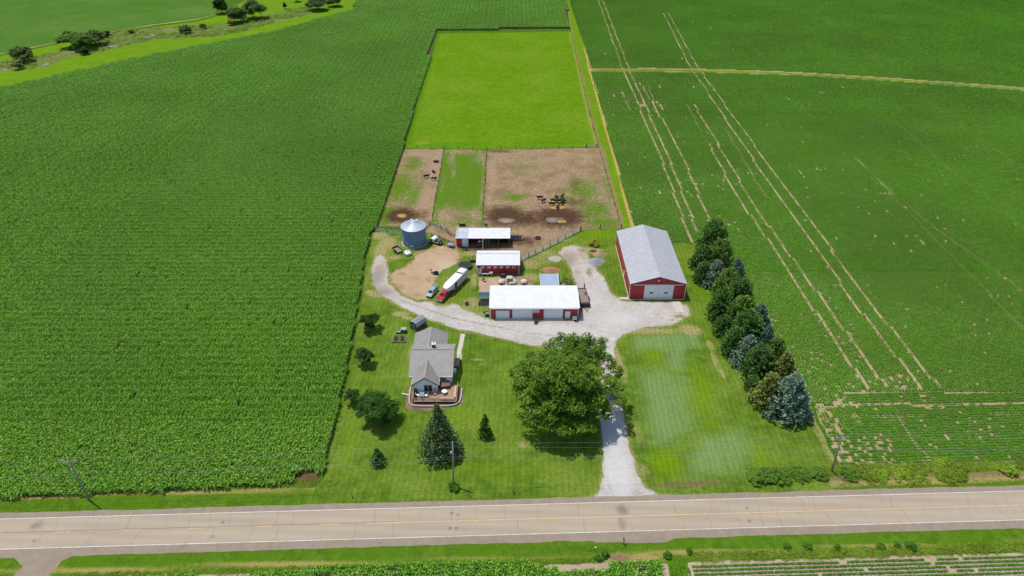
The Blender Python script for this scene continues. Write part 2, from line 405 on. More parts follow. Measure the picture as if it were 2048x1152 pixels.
m_lawn = cover('lawn_cover', [A(92,124,36), A(124,154,52), A(134,158,60)],
    [('pale', A(146,174,112), A(124,158,86), 0.9, 0.3, 0.48), ('yel', A(128,160,22), A(112,150,24), 0.4, 0.5, 0.4),
     ('dead', A(146,122,92), A(128,116,74), 0.9, 0.6, 0.25), ('dry', A(196,178,128), A(150,150,80), 0.9, 0.75, 0.22)], scale=0.35, fine=3.5, finec=0.28, bump=0.35,
    stripes=[(0.03, 1.2, 0.07)], grain=(1.1, .4, A(84,112,32)))
sheet('lawn', lawn_poly, 0.012, m_lawn, res=0.9, jit=0.3, masks={'pale': ml_pale, 'yel': ml_yel, 'dry': ml_dry, 'dead': ml_dead}, label='mown lawn round the farmhouse and sheds', cat='lawn')

# ---- pasture, pens
m_past = cover('pasture_cover', [A(106,150,26), A(122,162,32), A(128,162,40)],
    [('dry', A(172,168,92), A(140,160,50), 0.5, 0.6, 0.2), ('rim', A(78,132,18), A(94,144,22), 0.4, 0.5, 0.3)], scale=0.22, fine=1.6, finec=0.3, bump=0.5, grain=(.5, .5, A(90,134,24)))
sheet('pasture', past_poly, 0.012, m_past, res=2.0, jit=0.3, masks={
    'dry': lambda P: np.maximum(blobs(P, [(845,286,5,2.5,.62),(925,283,7,1.6,.5),(950,270,3,2,.45),(1050,180,8,20,.3),(860,150,3,25,.36)]), .66*np.exp(-(dline(P, GP([(1141,62),(1170,190),(1195,293)]))/2.2)**2)),
    'rim': lambda P: np.maximum(.62*np.exp(-(dline(P, GP([(808,297),(875,66),(1141,62)]))/3.0)**2), blobs(P, [(1100,285,20,4,.5),(900,290,25,4,.45)]))},
    label='bright green pasture behind the cattle pens', cat='pasture')
PEN = [A(168,142,110), A(198,172,138), A(154,134,96)]
GRP = (A(92,128,34), A(116,150,44))
def pen_mat(nm, base=PEN):
    return cover(nm, base, [('grass', GRP[0], GRP[1], 0.9, 1.25, 0.2), ('path', A(192,164,134), A(176,146,116), 0.7, 0.5, 0.25), ('mud', A(78,58,42), A(112,86,64), 0.6, 0.85, 0.3),
                            ('ash', A(168,158,148), A(142,130,120), 0.9, 0.6, 0.2), ('hay', A(206,178,112), A(176,146,88), 1.2, 0.5, 0.15)], scale=0.8, fine=2.2, finec=0.4, bump=0.5, grain=(1.3, .5, A(140,116,88)))
Z0 = lambda P: np.zeros(len(P))
sheet('cattle_pen', penL_poly, 0.016, pen_mat('left_pen_cover'), res=1.0, jit=0.3, masks={
    'grass': lambda P: np.maximum(.1, blobs(P, [(800,375,7,16,.72),(825,330,6,12,.6),(775,430,5,10,.75),(830,390,5,16,.62),(845,360,3,10,.5),(770,445,3,3,.7)])) + .0,
    'path': lambda P: np.maximum(blobs(P, [(872,330,2.8,22,.75),(850,400,3.4,16,.72),(845,308,7,4,.7)]), .7*np.exp(-(dline(P, GP([(887,298),(862,447)]))/1.3)**2)),
    'mud': lambda P: blobs(P, [(803,431,5.0,5.6,1.1),(820,430,5.5,4.4,.75),(838,428,5,5,.55)]), 'ash': Z0,
    'hay': lambda P: blobs(P, [(803,431,1.7,1.3,.95),(790,440,2.5,5,.3)])}, label='worn cattle pen beside the corn with a hay ring scar', cat='pen')
sheet('cattle_pen', penM_poly, 0.016, pen_mat('middle_pen_cover'), res=1.0, jit=0.3, masks={
    'grass': lambda P: .86 - .12*(vnoise(P*np.array([1,.12]),.55,61)>.6) - .85*blobs(P, [(925,303,9,4,.55),(900,318,2,6,.4),(960,315,2.5,8,.5),(905,345,1.2,10,.32),(965,380,1.0,20,.5),(905,430,8,7,.62),(945,432,6,6,.5),(892,455,5,3,.6),(940,455,5,2.4,.65),(888,365,1,14,.26),(912,395,1,10,.24)]),
    'path': lambda P: blobs(P, [(895,440,1.2,5,.62),(900,458,5,2,.6),(960,400,.6,14,.55),(967,330,.7,14,.5)]), 'mud': Z0, 'ash': Z0, 'hay': Z0}, label='grassy middle pen between two worn cattle pens', cat='pen', seed=3)
sheet('cattle_pen', penR_poly, 0.020, pen_mat('right_pen_cover'), res=1.0, jit=0.3, masks={
    'grass': lambda P: blobs(P, [(1050,335,14,16,.42),(1030,395,5,4,.72),(1165,380,9,16,.6),(1190,420,8,12,.66),(1205,445,8,5,.72),(1130,400,6,8,.5),(1215,380,2.5,25,.52),(1090,520,4,2,.4),(1090,500,6,3,.5),(1140,470,5,2,.5)]),
    'path': lambda P: blobs(P, [(985,350,2,22,.66),(1110,320,14,5,.55),(1060,345,8,6,.4),(1150,310,12,5,.55),(880,472,8,3,.55),(1000,500,9,2,.5),(1085,470,9,4,.55)]),
    'mud': lambda P: blobs(P, [(1012,432,8,8,.95),(1050,438,8,6,.82),(1118,434,9,8,1.0),(1085,430,9,5,.7),(1135,425,6,5,.7),(1150,370,3,12,.45),(1000,303,8,1.6,.66),(1030,480,8,3,.85),(960,497,10,1.6,.8),(1050,485,6,3,.66),(1145,405,6,5,.55)]),
    'ash': lambda P: blobs(P, [(1012,441,3.4,2.0,.82),(1105,440,2.6,2.2,.8),(1122,438,2.4,1.8,.55)]),
    'hay': lambda P: blobs(P, [(1012,443,1.2,.7,.85),(1124,443,1.5,1.0,.8),(1114,409,3.2,2.8,1.1),(880,478,7,2.4,.36),(1070,460,10,3,.32)])}, label='large bare cattle pen with dark mud patches', cat='pen', seed=5)
m_strip = cover('strip_cover', [A(108,150,26), A(128,166,34), A(118,150,40)],
    [('dry', A(206,168,74), A(214,190,120), 0.6, 0.6, 0.25), ('brown', A(172,150,104), A(150,132,88), 0.8, 0.6, 0.3)], scale=0.3, fine=3, finec=0.35, bump=0.5)
rl = GP([(1142,-40),(1150,0),(1180,139),(1240,352),(1268,458)]); ll = GP([(1128,-40),(1141,62),(1170,190),(1197,295),(1216,360),(1241,455)])
sheet('grass_strip', strip_poly, 0.0135, m_strip, res=1.0, jit=0.4, masks={
    'dry': lambda P: np.exp(-(dline(P, rl)/1.0)**2)*(.8 + .3*vnoise(P,.15,3)), 'brown': lambda P: .9*np.exp(-(dline(P, ll)/1.5)**2)*(.4+.9*vnoise(P,.12,9)) + blobs(P, [(1200,310,2.5,8,.75),(1225,400,1.5,16,.66)])},
    label='narrow grass strip between the pasture fence and the bean field', cat='grass strip')
# ---- creek valley
m_ck = cover('creek_grass_cover', [A(112,154,30), A(126,166,38), A(120,156,40)], [('brown', A(150,140,60), A(128,150,40), 0.2, 0.7, 0.3)], scale=0.12, fine=1.2, finec=0.3, bump=0.5)
sheet('creek_meadow', creek_grass, 0.004, m_ck, res=5, jit=0.8, step=3, masks={'brown': lambda P: .62*np.exp(-(dline(P, GP([(0,178),(150,145),(300,112),(440,85),(560,62),(705,20)]))/3.5)**2)}, label='bright meadow along the creek beyond the corn', cat='meadow')
m_bed = cover('creek_bed_cover', [A(98,136,48), A(126,150,70), A(140,146,88)], [('mud', A(150,128,104), A(120,96,76), 0.25, 0.7, 0.3)], scale=0.2, fine=1.4, finec=0.4, bump=0.6)
sheet('creek_bed', creek_bed, 0.008, m_bed, res=3, jit=1.2, step=2.5, masks={'mud': lambda P: .8*np.exp(-(dline(P, GP([(0,138),(95,122),(160,104),(235,90),(300,80),(345,66),(430,70),(500,44),(560,34),(640,20)]))/1.8)**2)}, label='weedy muddy creek bed winding through the meadow', cat='creek bed')
wn_ = NT('creek_water'); wn_.bump(wn_.noise(0.8), 0.2, 0.05); m_water = wn_.fin((0.16, 0.17, 0.15, 1), 0.08, 0.6)
for k, pl in enumerate([[(205,95),(222,91),(240,89),(238,91),(222,94)],[(284,74),(296,70),(312,68),(303,73),(290,77)],[(80,131),(96,126),(98,128),(86,132)],[(512,47),(524,43),(530,43),(520,48)],[(-40,146),(0,140),(20,138),(0,143)]]):
    o = sheet('water', GP(pl), 0.012, m_water, res=2, jit=0.2, step=1.5, label='pale water pool lying in the creek bed', cat='water', seed=k); o['group'] = 'pools in the creek bed'
m_farl = cover('far_bean_cover', [A(84,132,44), A(78,126,38), A(96,138,54)], [('pale', A(126,150,84), A(104,142,64), 0.05, 0.7, 0.4)], scale=0.08, fine=1.0, finec=0.3, bump=0.5, stripes=[(0.5, 3.5, 0.04)])
sheet('far_field', farL_poly, 0.004, m_farl, res=8, jit=0.6, step=4, masks={'pale': lambda P: np.maximum(.35, blobs(P, [(120,45,20,14,.55),(380,20,20,10,.5)]))}, label='pale green bean field beyond the creek', cat='field')
m_edge = cover('field_edge_cover', [A(196,186,130), A(176,170,104), A(160,164,80)], scale=0.3, fine=2)
fe = GP([(-150,140),(0,107),(100,87),(200,67),(300,50),(400,37),(432,28)])
sheet('field_edge', fe + [(x, y-2.6) for x, y in fe[::-1]], 0.0125, m_edge, res=3, jit=0.5, step=2.5, label='dry pale grass line edging the field beyond the creek', cat='grass strip')
# ---- grass waterway through the beans
m_ww = cover('waterway_cover', [A(122,148,44), A(146,160,66), A(112,140,40)], [('dry', A(206,192,130), A(180,172,96), 0.4, 0.8, 0.25)], scale=0.25, fine=1.8, finec=0.35, bump=0.5)
sheet('grass_waterway', strip2, 0.006, m_ww, res=1.6, jit=0.8, masks={'dry': lambda P: .62*np.exp(-(dline(P, strip2, True)/1.1)**2) + .2*vnoise(P,.1,5)}, label='grassy waterway crossing the bean field', cat='grass strip')

# ---- gravel and bare yard
m_gravel = cover('gravel_cover', [A(212,205,196), A(230,224,216), A(204,194,182)],
    [('tan', A(196,172,146), A(182,158,134), 0.5, 0.5, 0.35), ('dark', A(172,164,158), A(160,152,146), 0.6, 0.5, 0.35), ('white', A(232,229,226), A(222,219,216), 0.5, 0.4, 0.3), ('weed', A(150,150,88), A(126,140,60), 0.9, 0.9, 0.2)],
    scale=0.4, fine=5, finec=0.2, bump=0.35, grain=(1.2, .35, A(180,168,152)))
sheet('gravel_drive', gravel_poly, 0.024, m_gravel, res=0.8, jit=0.55, masks={
    'tan': lambda P: blobs(P, [(1140,515,4,6,.7),(1165,510,3,5,.6),(1155,545,2,5,.5),(760,540,3,8,.62),(765,580,3,3,.6),(885,606,3,2,.75)]),
    'dark': lambda P: np.maximum(blobs(P, [(1135,520,3,5,.6),(755,555,2.6,7,.66),(768,585,3,2,.7),(885,608,2.6,1.5,.85),(1245,985,7,1.2,.5),(1070,640,14,1.0,.5)]),
        .66*np.exp(-(dline(P, GP([(1220,980),(1218,900),(1214,830),(1216,720),(1180,680),(1050,665),(900,635),(800,600)]))/.5)**2)),
    'white': lambda P: blobs(P, [(1235,940,3,8,.95),(1220,860,3,10,.75),(1240,640,10,4,.6),(1100,660,16,3,.55),(1180,590,4,6,.5)]),
    'weed': lambda P: np.maximum(.52*np.exp(-(dline(P, gravel_poly, True)/.7)**2), blobs(P, [(1345,640,2,1,.5),(1360,632,3,1.5,.6),(765,508,2,2,.6),(1165,500,3,2,.6),(1178,545,1.5,4,.6)]))},
    label='white gravel driveway and yard between the sheds', cat='driveway')
m_dirt = cover('dirt_cover', [A(212,184,150), A(200,168,132), A(220,194,162)], [('dark', A(170,140,104), A(152,132,92), 0.8, 0.6, 0.3), ('weed', A(150,140,70), A(120,136,50), 0.9, 0.9, 0.2)], scale=0.45, fine=4, finec=0.18, bump=0.4, stripes=[(0.45, 0.6, 0.08)])
sheet('dirt_yard', dirt_poly, 0.028, m_dirt, res=0.8, jit=1.3, masks={
    'dark': lambda P: blobs(P, [(835,590,4,2,.5),(800,575,2,3,.5),(905,500,4,2,.45),(830,560,5,5,.35)]), 'weed': lambda P: np.maximum(.6*np.exp(-(dline(P, dirt_poly, True)/1.4)**2), blobs(P, [(860,560,3,2,.5),(800,548,3,2,.5)]))},
    label='bare tan dirt yard in front of the grain bin', cat='yard')
m_patio = cover('work_yard_cover', [A(212,186,156), A(196,168,138), A(206,180,150)], [('dark', A(164,138,104), A(140,124,84), 0.8, 0.6, 0.3)], scale=0.5, fine=5, finec=0.2)
sheet('work_yard', patio_poly, 0.022, m_patio, res=0.8, jit=0.4, masks={'dark': lambda P: blobs(P, [(1060,560,5,4,.7),(1040,565,3,3,.5)])}, label='bare tan work yard between the two red barns', cat='yard')

# ---- the road
n = NT('asphalt'); p = n.pos()
base = n.mix(n.ramp(n.noise(0.25, n.mapping(p, (0.15, 1, 1)), 4), 0.3, 0.7), A(188,171,147), A(200,182,157))
band = n.attr('wear')
base = n.mix(n.math('MULTIPLY', band, 0.75), base, A(212,196,170))
base = n.mix(n.ramp(n.math('ADD', n.attr('stain'), n.math('MULTIPLY', n.math('SUBTRACT', n.noise(0.5, None, 5), .5), .6)), 0.35, 0.9), base, A(128,118,106))
base = n.mix(n.math('MULTIPLY', n.ramp(n.noise(9, None, 3), 0.35, 0.7), 0.25), base, A(150,138,124))
n.bump(n.noise(14, None, 3), 0.15, 0.02); m_asph = n.fin(base, 0.9, 0.2)
n = NT('shoulder_asphalt'); p = n.pos()
base = n.mix(n.ramp(n.noise(0.5, None, 5, .7), 0.3, 0.7), A(166,150,130), A(184,168,146))
base = n.mix(n.ramp(n.noise(7, None, 4, .7), 0.4, 0.75), base, A(148,134,120)); n.bump(n.noise(9, None, 4), 0.3, 0.03); m_should = n.fin(base, 0.95, 0.2)
def wear(P):
    t = (P[:,1]-ROAD_Y0-ROAD_K*P[:,0]); return np.exp(-((np.abs(np.abs(t)-1.65)-.75)/.42)**2)
stain = lambda P: blobs(P, [(1245,1020,1.6,2,.8),(1245,1050,1.5,3,.65),(75,1050,2,1.5,.75),(60,1060,2,1,.5)])
for sgn, w, lab in ((1, 1.30, 'paved grey road shoulder on the farm side'), (-1, 1.70, 'paved grey road shoulder on the far side from the farm')):
    sheet('road_shoulder', [RD(-160, sgn*3.2), RD(160, sgn*3.2), RD(160, sgn*(3.35+w)), RD(-160, sgn*(3.35+w))][::sgn], 0.032, m_should, res=3, jit=0.16, step=0.6, label=lab, cat='road shoulder', seed=2)
apron = [RD(-3 + 15.5,4.3), RD(19.5,6.8), RD(24.5,6.6), RD(34,4.3)]
road = sheet('road', [RD(-160,-3.36), RD(160,-3.36), RD(160,3.36), RD(-160,3.36)], 0.036, m_asph, res=0.9, jit=0.0, masks={'wear': wear, 'stain': stain}, label='two-lane asphalt road with white edge lines', cat='road')
# mouths of the field entrances on the south side
sheet('field_entrance', [RD(10,-4.6), RD(32,-4.6), RD(28,-5.6), RD(22,-5.9), RD(15,-5.6)], 0.030, m_should, res=1, jit=0.3, label='worn asphalt mouth of the field entrance', cat='entrance', seed=8)
sheet('field_entrance', [RD(-89,-4.6), RD(-77,-4.6), RD(-79.5,-6.2), RD(-81,-11.5), RD(-86.5,-11.5), RD(-85.6,-7)], 0.030, m_should, res=1, jit=0.3, label='gravel mouth of the field track at the road', cat='entrance', seed=9)
m_white = paint('road_paint_white', (0.54,0.53,0.50,1), 0.7, 0.2, vary=0.2, scale=2.5, dirt=((0.35,0.33,0.29,1), 0.7))
m_yel = paint('road_paint_yellow', (0.52,0.37,0.18,1), 0.7, 0.2, vary=0.2, scale=2.0, dirt=((0.38,0.31,0.2,1), 0.8))
m_crack = paint('crack_sealant', A(112,98,84), 0.8, 0.2, vary=0.3)
def strip_part(name, pts, w, z, mat):
    mb = MB(); L = []
    for i, (x, y) in enumerate(pts):
        a = pts[max(i-1,0)]; b = pts[min(i+1,len(pts)-1)]; d = Vector((b[0]-a[0], b[1]-a[1])).normalized()
        ww = w * (0.8 + 0.4*RNG.random()) / 2
        L.append(((x-d.y*ww, y+d.x*ww, z), (x+d.y*ww, y-d.x*ww, z)))
    for i in range(len(L)-1): mb.add([L[i][1], L[i+1][1], L[i+1][0], L[i][0]], [(0,1,2,3)])
    return mb.build(name, mat, road, recalc=False)
for t in (3.28, -3.28): strip_part('edge_line', [RD(s, t) for s in range(-160,161,2)], 0.13, 0.040, m_white)
for s in (-83.9 + 12.19*k for k in range(-6, 5)): strip_part('centre_dash', [RD(s, 0.0), RD(s+1.5, 0.0), RD(s+3.05, 0.0)], 0.12, 0.040, m_yel)
strip_part('centre_line', [RD(s, 0.0) for s in np.arange(-27, 161, 1.5)], 0.16, 0.040, m_yel)
s = -150.0
while s < 150:
    for t0, t1 in ((0.1, 3.1), (-0.1, -3.1)):
        if RNG.random() < 0.78:
            x = s + RNG.uniform(-1.5, 1.5); sk = 0.5*x/60 + RNG.uniform(-.35, .35); k = 7
            strip_part('crack', [RD(x + sk*(i/k) + RNG.uniform(-.08,.08), t0 + (t1-t0)*i/k) for i in range(k+1)], RNG.uniform(.02,.05), 0.0385, m_crack)
    s += RNG.uniform(3.0, 4.6)
k = 0
strip_part('seam', [RD(s, 0.22 + .05*math.sin(s*.7) + RNG.uniform(-.04,.04)) for s in np.arange(-160,-20,1.0)], 0.06, 0.0385, m_crack)
m_core = paint('core_patch_black', (0.025,0.025,0.025,1), 0.8)
for px, py in [(445,1045),(426,1073.5),(68,1082),(903,1027),(916,1030),(900,1057),(913,1057),(1494,1016),(1499,1042)]:
    x, y = G(px, py); mb = MB(); q = 0.24
    for (a, b, c, d) in ((-q,q,q-.08,q),(-q,q,-q,-q+.08),(-q,-q+.08,-q+.08,q-.08),(q-.08,q,-q+.08,q-.08)):
        mb.add([(x+a,y+c,.041),(x+b,y+c,.041),(x+b,y+d,.041),(x+a,y+d,.041)], [(0,1,2,3)])
    mb.build('core_mark', m_core, road, recalc=False)
# ================================================================== CROPS (rows of plants, instanced on real rows)
def leafmat(name, dark, light, extra=None, trans=0.25, rough=0.55, spec=0.1, big=0.03, bigc=0.25, speck=None):
    n = NT(name); g = n.new('ShaderNodeNewGeometry'); n._pos = g.outputs['Position']
    r = g.outputs['Random Per Island']
    c = n.mix(r, dark, light)
    if extra is not None: c = n.mix(n.ramp(n.math('FRACT', n.math('MULTIPLY', r, 7.31)), 0.80, 0.98), c, extra)
    b = n.math('ADD', n.math('MULTIPLY', n.ramp(n.noise(big, None, 4), 0.3, 0.7), 2*bigc), 1-bigc)
    if speck:
        q = n.math('ADD', n.math('MULTIPLY', n.ramp(n.noise(speck[0], None, 2, 0.8), 0.32, 0.68), 2*speck[1]), 1-speck[1])
        b = n.math('MULTIPLY', b, q)
        c = n.mix(n.math('MULTIPLY', n.ramp(n.noise(speck[0]*.55, n.mapping(n.pos(), (1,1,1), (0,0,.7)), 2), 0.55, 0.75), 0.45), c, speck[2])
    mm = n.new('ShaderNodeMix', data_type='RGBA', blend_type='MULTIPLY'); mm.inputs[0].default_value = 1; n.put(mm.inputs[6], c); n.put(mm.inputs[7], b)
    n.fin(mm.outputs[2], rough, spec)
    t = n.new('ShaderNodeBsdfTranslucent'); n.put(t.inputs[0], mm.outputs[2])
    s = n.new('ShaderNodeMixShader'); s.inputs[0].default_value = trans
    n.l.new(n.b.outputs[0], s.inputs[1]); n.l.new(t.outputs[0], s.inputs[2]); n.l.new(s.outputs[0], n.out.inputs[0])
    return n.m
m_corn = leafmat('corn_leaf', A(44,104,8,.88), A(124,186,44,.88), A(180,200,110,.88), trans=0.25, spec=0.12, rough=0.5, big=.018, bigc=.09, speck=(3.0,.6,A(150,160,30,.8)))
m_bean = leafmat('bean_leaf', A(54,118,12,.84), A(96,160,28,.84), A(124,168,50,.82), trans=0.2, big=0.02, bigc=0.14, spec=.06, speck=(.8,.16,A(120,150,20,.6)))

def corn_row(mb, x, y0, y1, step, h, nl, wmul, rng):
    y = y0 + rng.random()*step
    while y < y1:
        px = x + rng.uniform(-.05,.05); py = y + rng.uniform(-.05,.05); hh = h*rng.uniform(.85,1.1); a0 = rng.random()*PI
        for k in range(nl):
            t = (k+.5)/nl; a = a0 + (k % 2)*PI + rng.uniform(-.6,.6)
            zb = hh*(.25+.6*t); L = (.75 - .35*abs(t-.45))*rng.uniform(.8,1.15); w = .075*wmul*rng.uniform(.8,1.2)
            dx, dy = math.cos(a), math.sin(a); sx, sy = -dy*w, dx*w
            p0 = (px, py, zb); p1 = (px+dx*L*.5, py+dy*L*.5, zb+L*(.42 if t>.5 else .25)); p2 = (px+dx*L, py+dy*L, zb+L*(.15 if t>.5 else -.12))
            mb.add([(p0[0]-sx*.5,p0[1]-sy*.5,p0[2]),(p0[0]+sx*.5,p0[1]+sy*.5,p0[2]),(p1[0]+sx,p1[1]+sy,p1[2]),(p1[0]-sx,p1[1]-sy,p1[2]),p2],
                   [(0,1,2,3),(3,2,4)])
        y += step*rng.uniform(.8,1.2)
def bean_row(mb, x, y0, y1, per_m, size, w, h, rng):
    for k in range(int((y1-y0)*per_m)):
        y = rng.uniform(y0,y1); a = rng.gauss(0,.5); a = max(-1,min(1,a)); px = x + a*w
        z = h*(1-.55*a*a)*rng.uniform(.6,1.05); s = size*rng.uniform(.7,1.2)
        nrm = Vector((a*.9+rng.uniform(-.6,.6), rng.uniform(-.6,.6), 1)).normalized()
        u = nrm.cross(Vector((math.cos(k*2.4), math.sin(k*2.4), 0))).normalized(); v = nrm.cross(u)
        c = Vector((px,y,z))
        mb.add([c-u*s, c-v*s*.7, c+u*s, c+v*s*.7], [(0,1,2,3)])
def tileset(name, makers, mat):
    col = bpy.data.collections.new(name)
    for i, f in enumerate(makers):
        mb = MB(); f(mb, random.Random(100+i)); me = mb.mesh('%s_%02d' % (name, i), mat)
        col.objects.link(bpy.data.objects.new('%s_%02d' % (name, i), me))
    return col
def scatter(name, pts, col, label, cat, mat):
    """pts: array of x, y, z, variant, rotation, sx, sy, sz -> one object whose plants are instanced by geometry nodes"""
    pts = np.asarray(pts, np.float32)
    me = bpy.data.meshes.new(name); me.vertices.add(len(pts)); me.vertices.foreach_set('co', pts[:,:3].ravel())
    a = me.attributes.new('variant','INT','POINT'); a.data.foreach_set('value', pts[:,3].astype(np.int32))
    a = me.attributes.new('turn','FLOAT_VECTOR','POINT'); r = np.zeros((len(pts),3),np.float32); r[:,2] = pts[:,4]; a.data.foreach_set('vector', r.ravel())
    a = me.attributes.new('size','FLOAT_VECTOR','POINT'); a.data.foreach_set('vector', np.ascontiguousarray(pts[:,5:8]).ravel())
    o = link_mesh(name, me, mat); tag(o, label, cat, None, 'stuff')
    g = bpy.data.node_groups.new(name + '_plants', 'GeometryNodeTree')
    g.interface.new_socket('Geometry', in_out='INPUT', socket_type='NodeSocketGeometry'); g.interface.new_socket('Geometry', in_out='OUTPUT', socket_type='NodeSocketGeometry')
    N = g.nodes; L = g.links
    gi = N.new('NodeGroupInput'); go = N.new('NodeGroupOutput'); ci = N.new('GeometryNodeCollectionInfo'); ip = N.new('GeometryNodeInstanceOnPoints')
    ci.inputs['Collection'].default_value = col; ci.inputs['Separate Children'].default_value = True; ci.inputs['Reset Children'].default_value = True
    def at(nm, ty):
        x = N.new('GeometryNodeInputNamedAttribute'); x.data_type = ty; x.inputs[0].default_value = nm; return x.outputs[0]
    L.new(gi.outputs[0], ip.inputs['Points']); L.new(ci.outputs[0], ip.inputs['Instance']); ip.inputs['Pick Instance'].default_value = True
    L.new(at('variant','INT'), ip.inputs['Instance Index'])
    e = N.new('FunctionNodeEulerToRotation'); L.new(at('turn','FLOAT_VECTOR'), e.inputs[0]); L.new(e.outputs[0], ip.inputs['Rotation'])
    L.new(at('size','FLOAT_VECTOR'), ip.inputs['Scale']); L.new(ip.outputs[0], go.inputs[0])
    md = o.modifiers.new('plants', 'NODES'); md.node_group = g
    return o
def rows(poly, x0, x1, y0, y1, dx, dy, clear=0.0):
    gx, gy = np.meshgrid(np.arange(x0, x1, dx), np.arange(y0, y1, dy)); P = np.stack([gx.ravel(), gy.ravel()], 1)
    return P[inpoly(P, poly)]
def inview(P, pad=24.0):
    z = P[:,1]*math.cos(PITCH) + CAM_H*math.sin(PITCH)
    return np.abs(P[:,0]) < z*0.75*1.06 + pad
def pack(P, var, rng=NP, hs=(0.88,1.12), z=0.0, rot=None):
    n_ = len(P); r = np.where(rng.random(n_) < .5, 0.0, PI) if rot is None else rot
    s = rng.uniform(hs[0], hs[1], n_)
    return np.stack([P[:,0], P[:,1], np.full(n_, z), var, r, np.ones(n_), np.ones(n_), s], 1)

CORN_H = 1.45
corn_tiles = tileset('corn_rows', [lambda mb, r: corn_row(mb, 0, -1.14, 1.14, .21, CORN_H, 7, 1.0, r)]*6 +
    [lambda mb, r: [corn_row(mb, (k-1.5)*.762, -2.3, 2.3, .30, CORN_H, 6, 1.5, r) for k in range(4)]]*4 +
    [lambda mb, r: corn_row(mb, 0, -.38, .38, .21, CORN_H, 7, 1.0, r)]*4, m_corn)
soilgap = [(G(618,957), 2.6, 1.6), (G(600,960),1.6,.9)]
def gaps(P, lst):
    k = np.ones(len(P), bool)
    for (c, rx, ry) in lst: k &= (((P[:,0]-c[0])/rx)**2 + ((P[:,1]-c[1])/ry)**2) > 1
    return k
nr0 = rows(corn_poly, -130, -36, 84, 106, .762, .762); nr0 = nr0[inview(nr0)]; nr0 = nr0[gaps(nr0, soilgap)]; nr0 = nr0[NP.random(len(nr0)) > .01]
near = rows(corn_poly, -130, -36, 106.8, 300, .762, 2.286); near = near[inview(near)]; near = near[gaps(near, soilgap)]
near = near[NP.random(len(near)) > .006]
NF = 300.0
far = rows(corn_poly, -330, 60, NF+2.3, 640, 3.048, 4.6); far = far[inview(far, 30)]
near2 = rows(corn_poly, -330, -130.3, 100, 300, 3.048, 4.6); near2 = near2[inview(near2, 30)]
far = np.vstack([far, near2])
far[:,0] += 0.0
pc = np.vstack([pack(nr0, NP.integers(10,14,len(nr0))), pack(near, NP.integers(0,6,len(near))), pack(far, NP.integers(6,10,len(far)))])
hv = .85 + .3*vnoise(pc[:,:2].astype(float), .03, 4)*1.0; pc[:,7] *= hv
scatter('corn_crop', pc, corn_tiles, 'tall dense green corn filling the field beside the farmyard', 'corn', m_corn)

# beans: rows run away from the road; tracks of the sprayer are left bare
def tl(*pts): return [G(x, y) for x, y in pts]
tracks = [[(55.7,185),(57.8,234),(58.6,298),(59.4,380),(64.4,544)], [(59.1,190),(60.9,240),(61.7,298),(62.5,370),(67.8,544)],
          [(64.4,190),(66.8,250),(66.4,290),(64.6,345)], tl((1345,330),(1297,172)), tl((1405,268),(1373,208)),
          [(82.4,116),(81.0,130),(80.6,160),(80.1,185),(78.6,215),(80.2,264)], [(86.2,118),(84.9,150),(83.6,180),(82.5,208),(83.4,240),(84.7,311)],
          [(94.2,117),(92.8,150),(93.3,185),(93.6,240),(94.6,300),(96.2,376),(105.2,500)], [(98.4,118),(97.2,150),(97.6,185),(98.0,240),(98.8,300),(100.2,376),(108.6,500)],
          tl((1535,402),(1450,258)), tl((2048,585),(1860,450),(1700,310)), tl((2048,660),(1850,460),(1716,320)),
          tl((1620,213),(1500,90),(1425,10)), tl((2048,340),(1860,205),(1640,30)), tl((1260,222),(1240,172)), tl((2048,455),(1900,340),(1760,215)),
          tl((1830,905),(1760,800)), tl((1860,925),(1790,830)), tl((2048,806),(1640,812)), tl((2048,828),(1700,836))]
twid = [.34,.34,.3,.3,.22,.40,.42,.32,.32,.2,.28,.28,.16,.16,.2,.16,.3,.3,.3,.3]
def thin(P, base):
    """chance that a stretch of bean row is missing"""
    q = np.zeros(len(P))
    for (px,py,rx,ry,w) in [(1275,207,6,9,.75),(1310,212,4,7,.6),(1235,190,4,7,.45),(1260,215,10,8,.35),(1700,700,5,10,.25),(1650,780,6,9,.4),(1570,700,2.5,16,.3),(1720,760,7,5,.45),(1740,895,5,2,.85),(1760,885,7,3,.5),(1700,880,4,2.5,.4),(1672,918,3.8,6,1.15),(1662,868,2.8,8,1.15),(1705,934,6,1.5,1.1),(1650,830,2.5,6,.5),
                            (1820,928,9,1.4,.85),(1720,932,8,1.4,.8),(1960,930,30,1.2,.7),(1620,750,3,10,.35),(1800,765,4,3,.7),(1860,800,6,4,.4),(1950,850,6,3,.35),(1940,770,3,2,.3),(1460,450,3,3,.5),(1400,435,8,1.2,.4),(1600,340,9,2.2,.3),(1590,338,5,1,.5),(1380,365,7,3,.35),(1330,385,8,3,.35),(1290,395,6,3,.25),(1440,355,9,2.5,.25),(1520,345,10,2.0,.22),(1700,350,16,3,.2),(2030,358,6,2,.3),(1880,360,14,2,.16),(1800,460,20,40,.06)]:
        q = np.maximum(q, w*blob(P, G(px,py), rx, ry))
    nz = NP.random(len(P))*.6 + vnoise(P*np.array([1.3,.4]), .5, 21)*.25 + vnoise(P*np.array([1,.5]), .13, 22)*.15
    q = q * np.clip((nz-.15)*1.9, 0, 1.2)
    return np.clip(q + base*np.clip((nz-.45)*4, 0, 1.5), 0, 1)
HEAD_Y = 116.5
bean_tiles = tileset('bean_rows', [lambda mb, r: bean_row(mb, 0, -.78, .78, 62, .125, .42, .50, r)]*6 +
    [lambda mb, r: bean_row(mb, 0, -2.4, 2.4, 38, .165, .44, .50, r)]*4 +
    [lambda mb, r: bean_row(mb, 0, -.40, .40, 66, .12, .40, .46, r)]*3, m_bean)
soy_in = np.array(soy_poly)
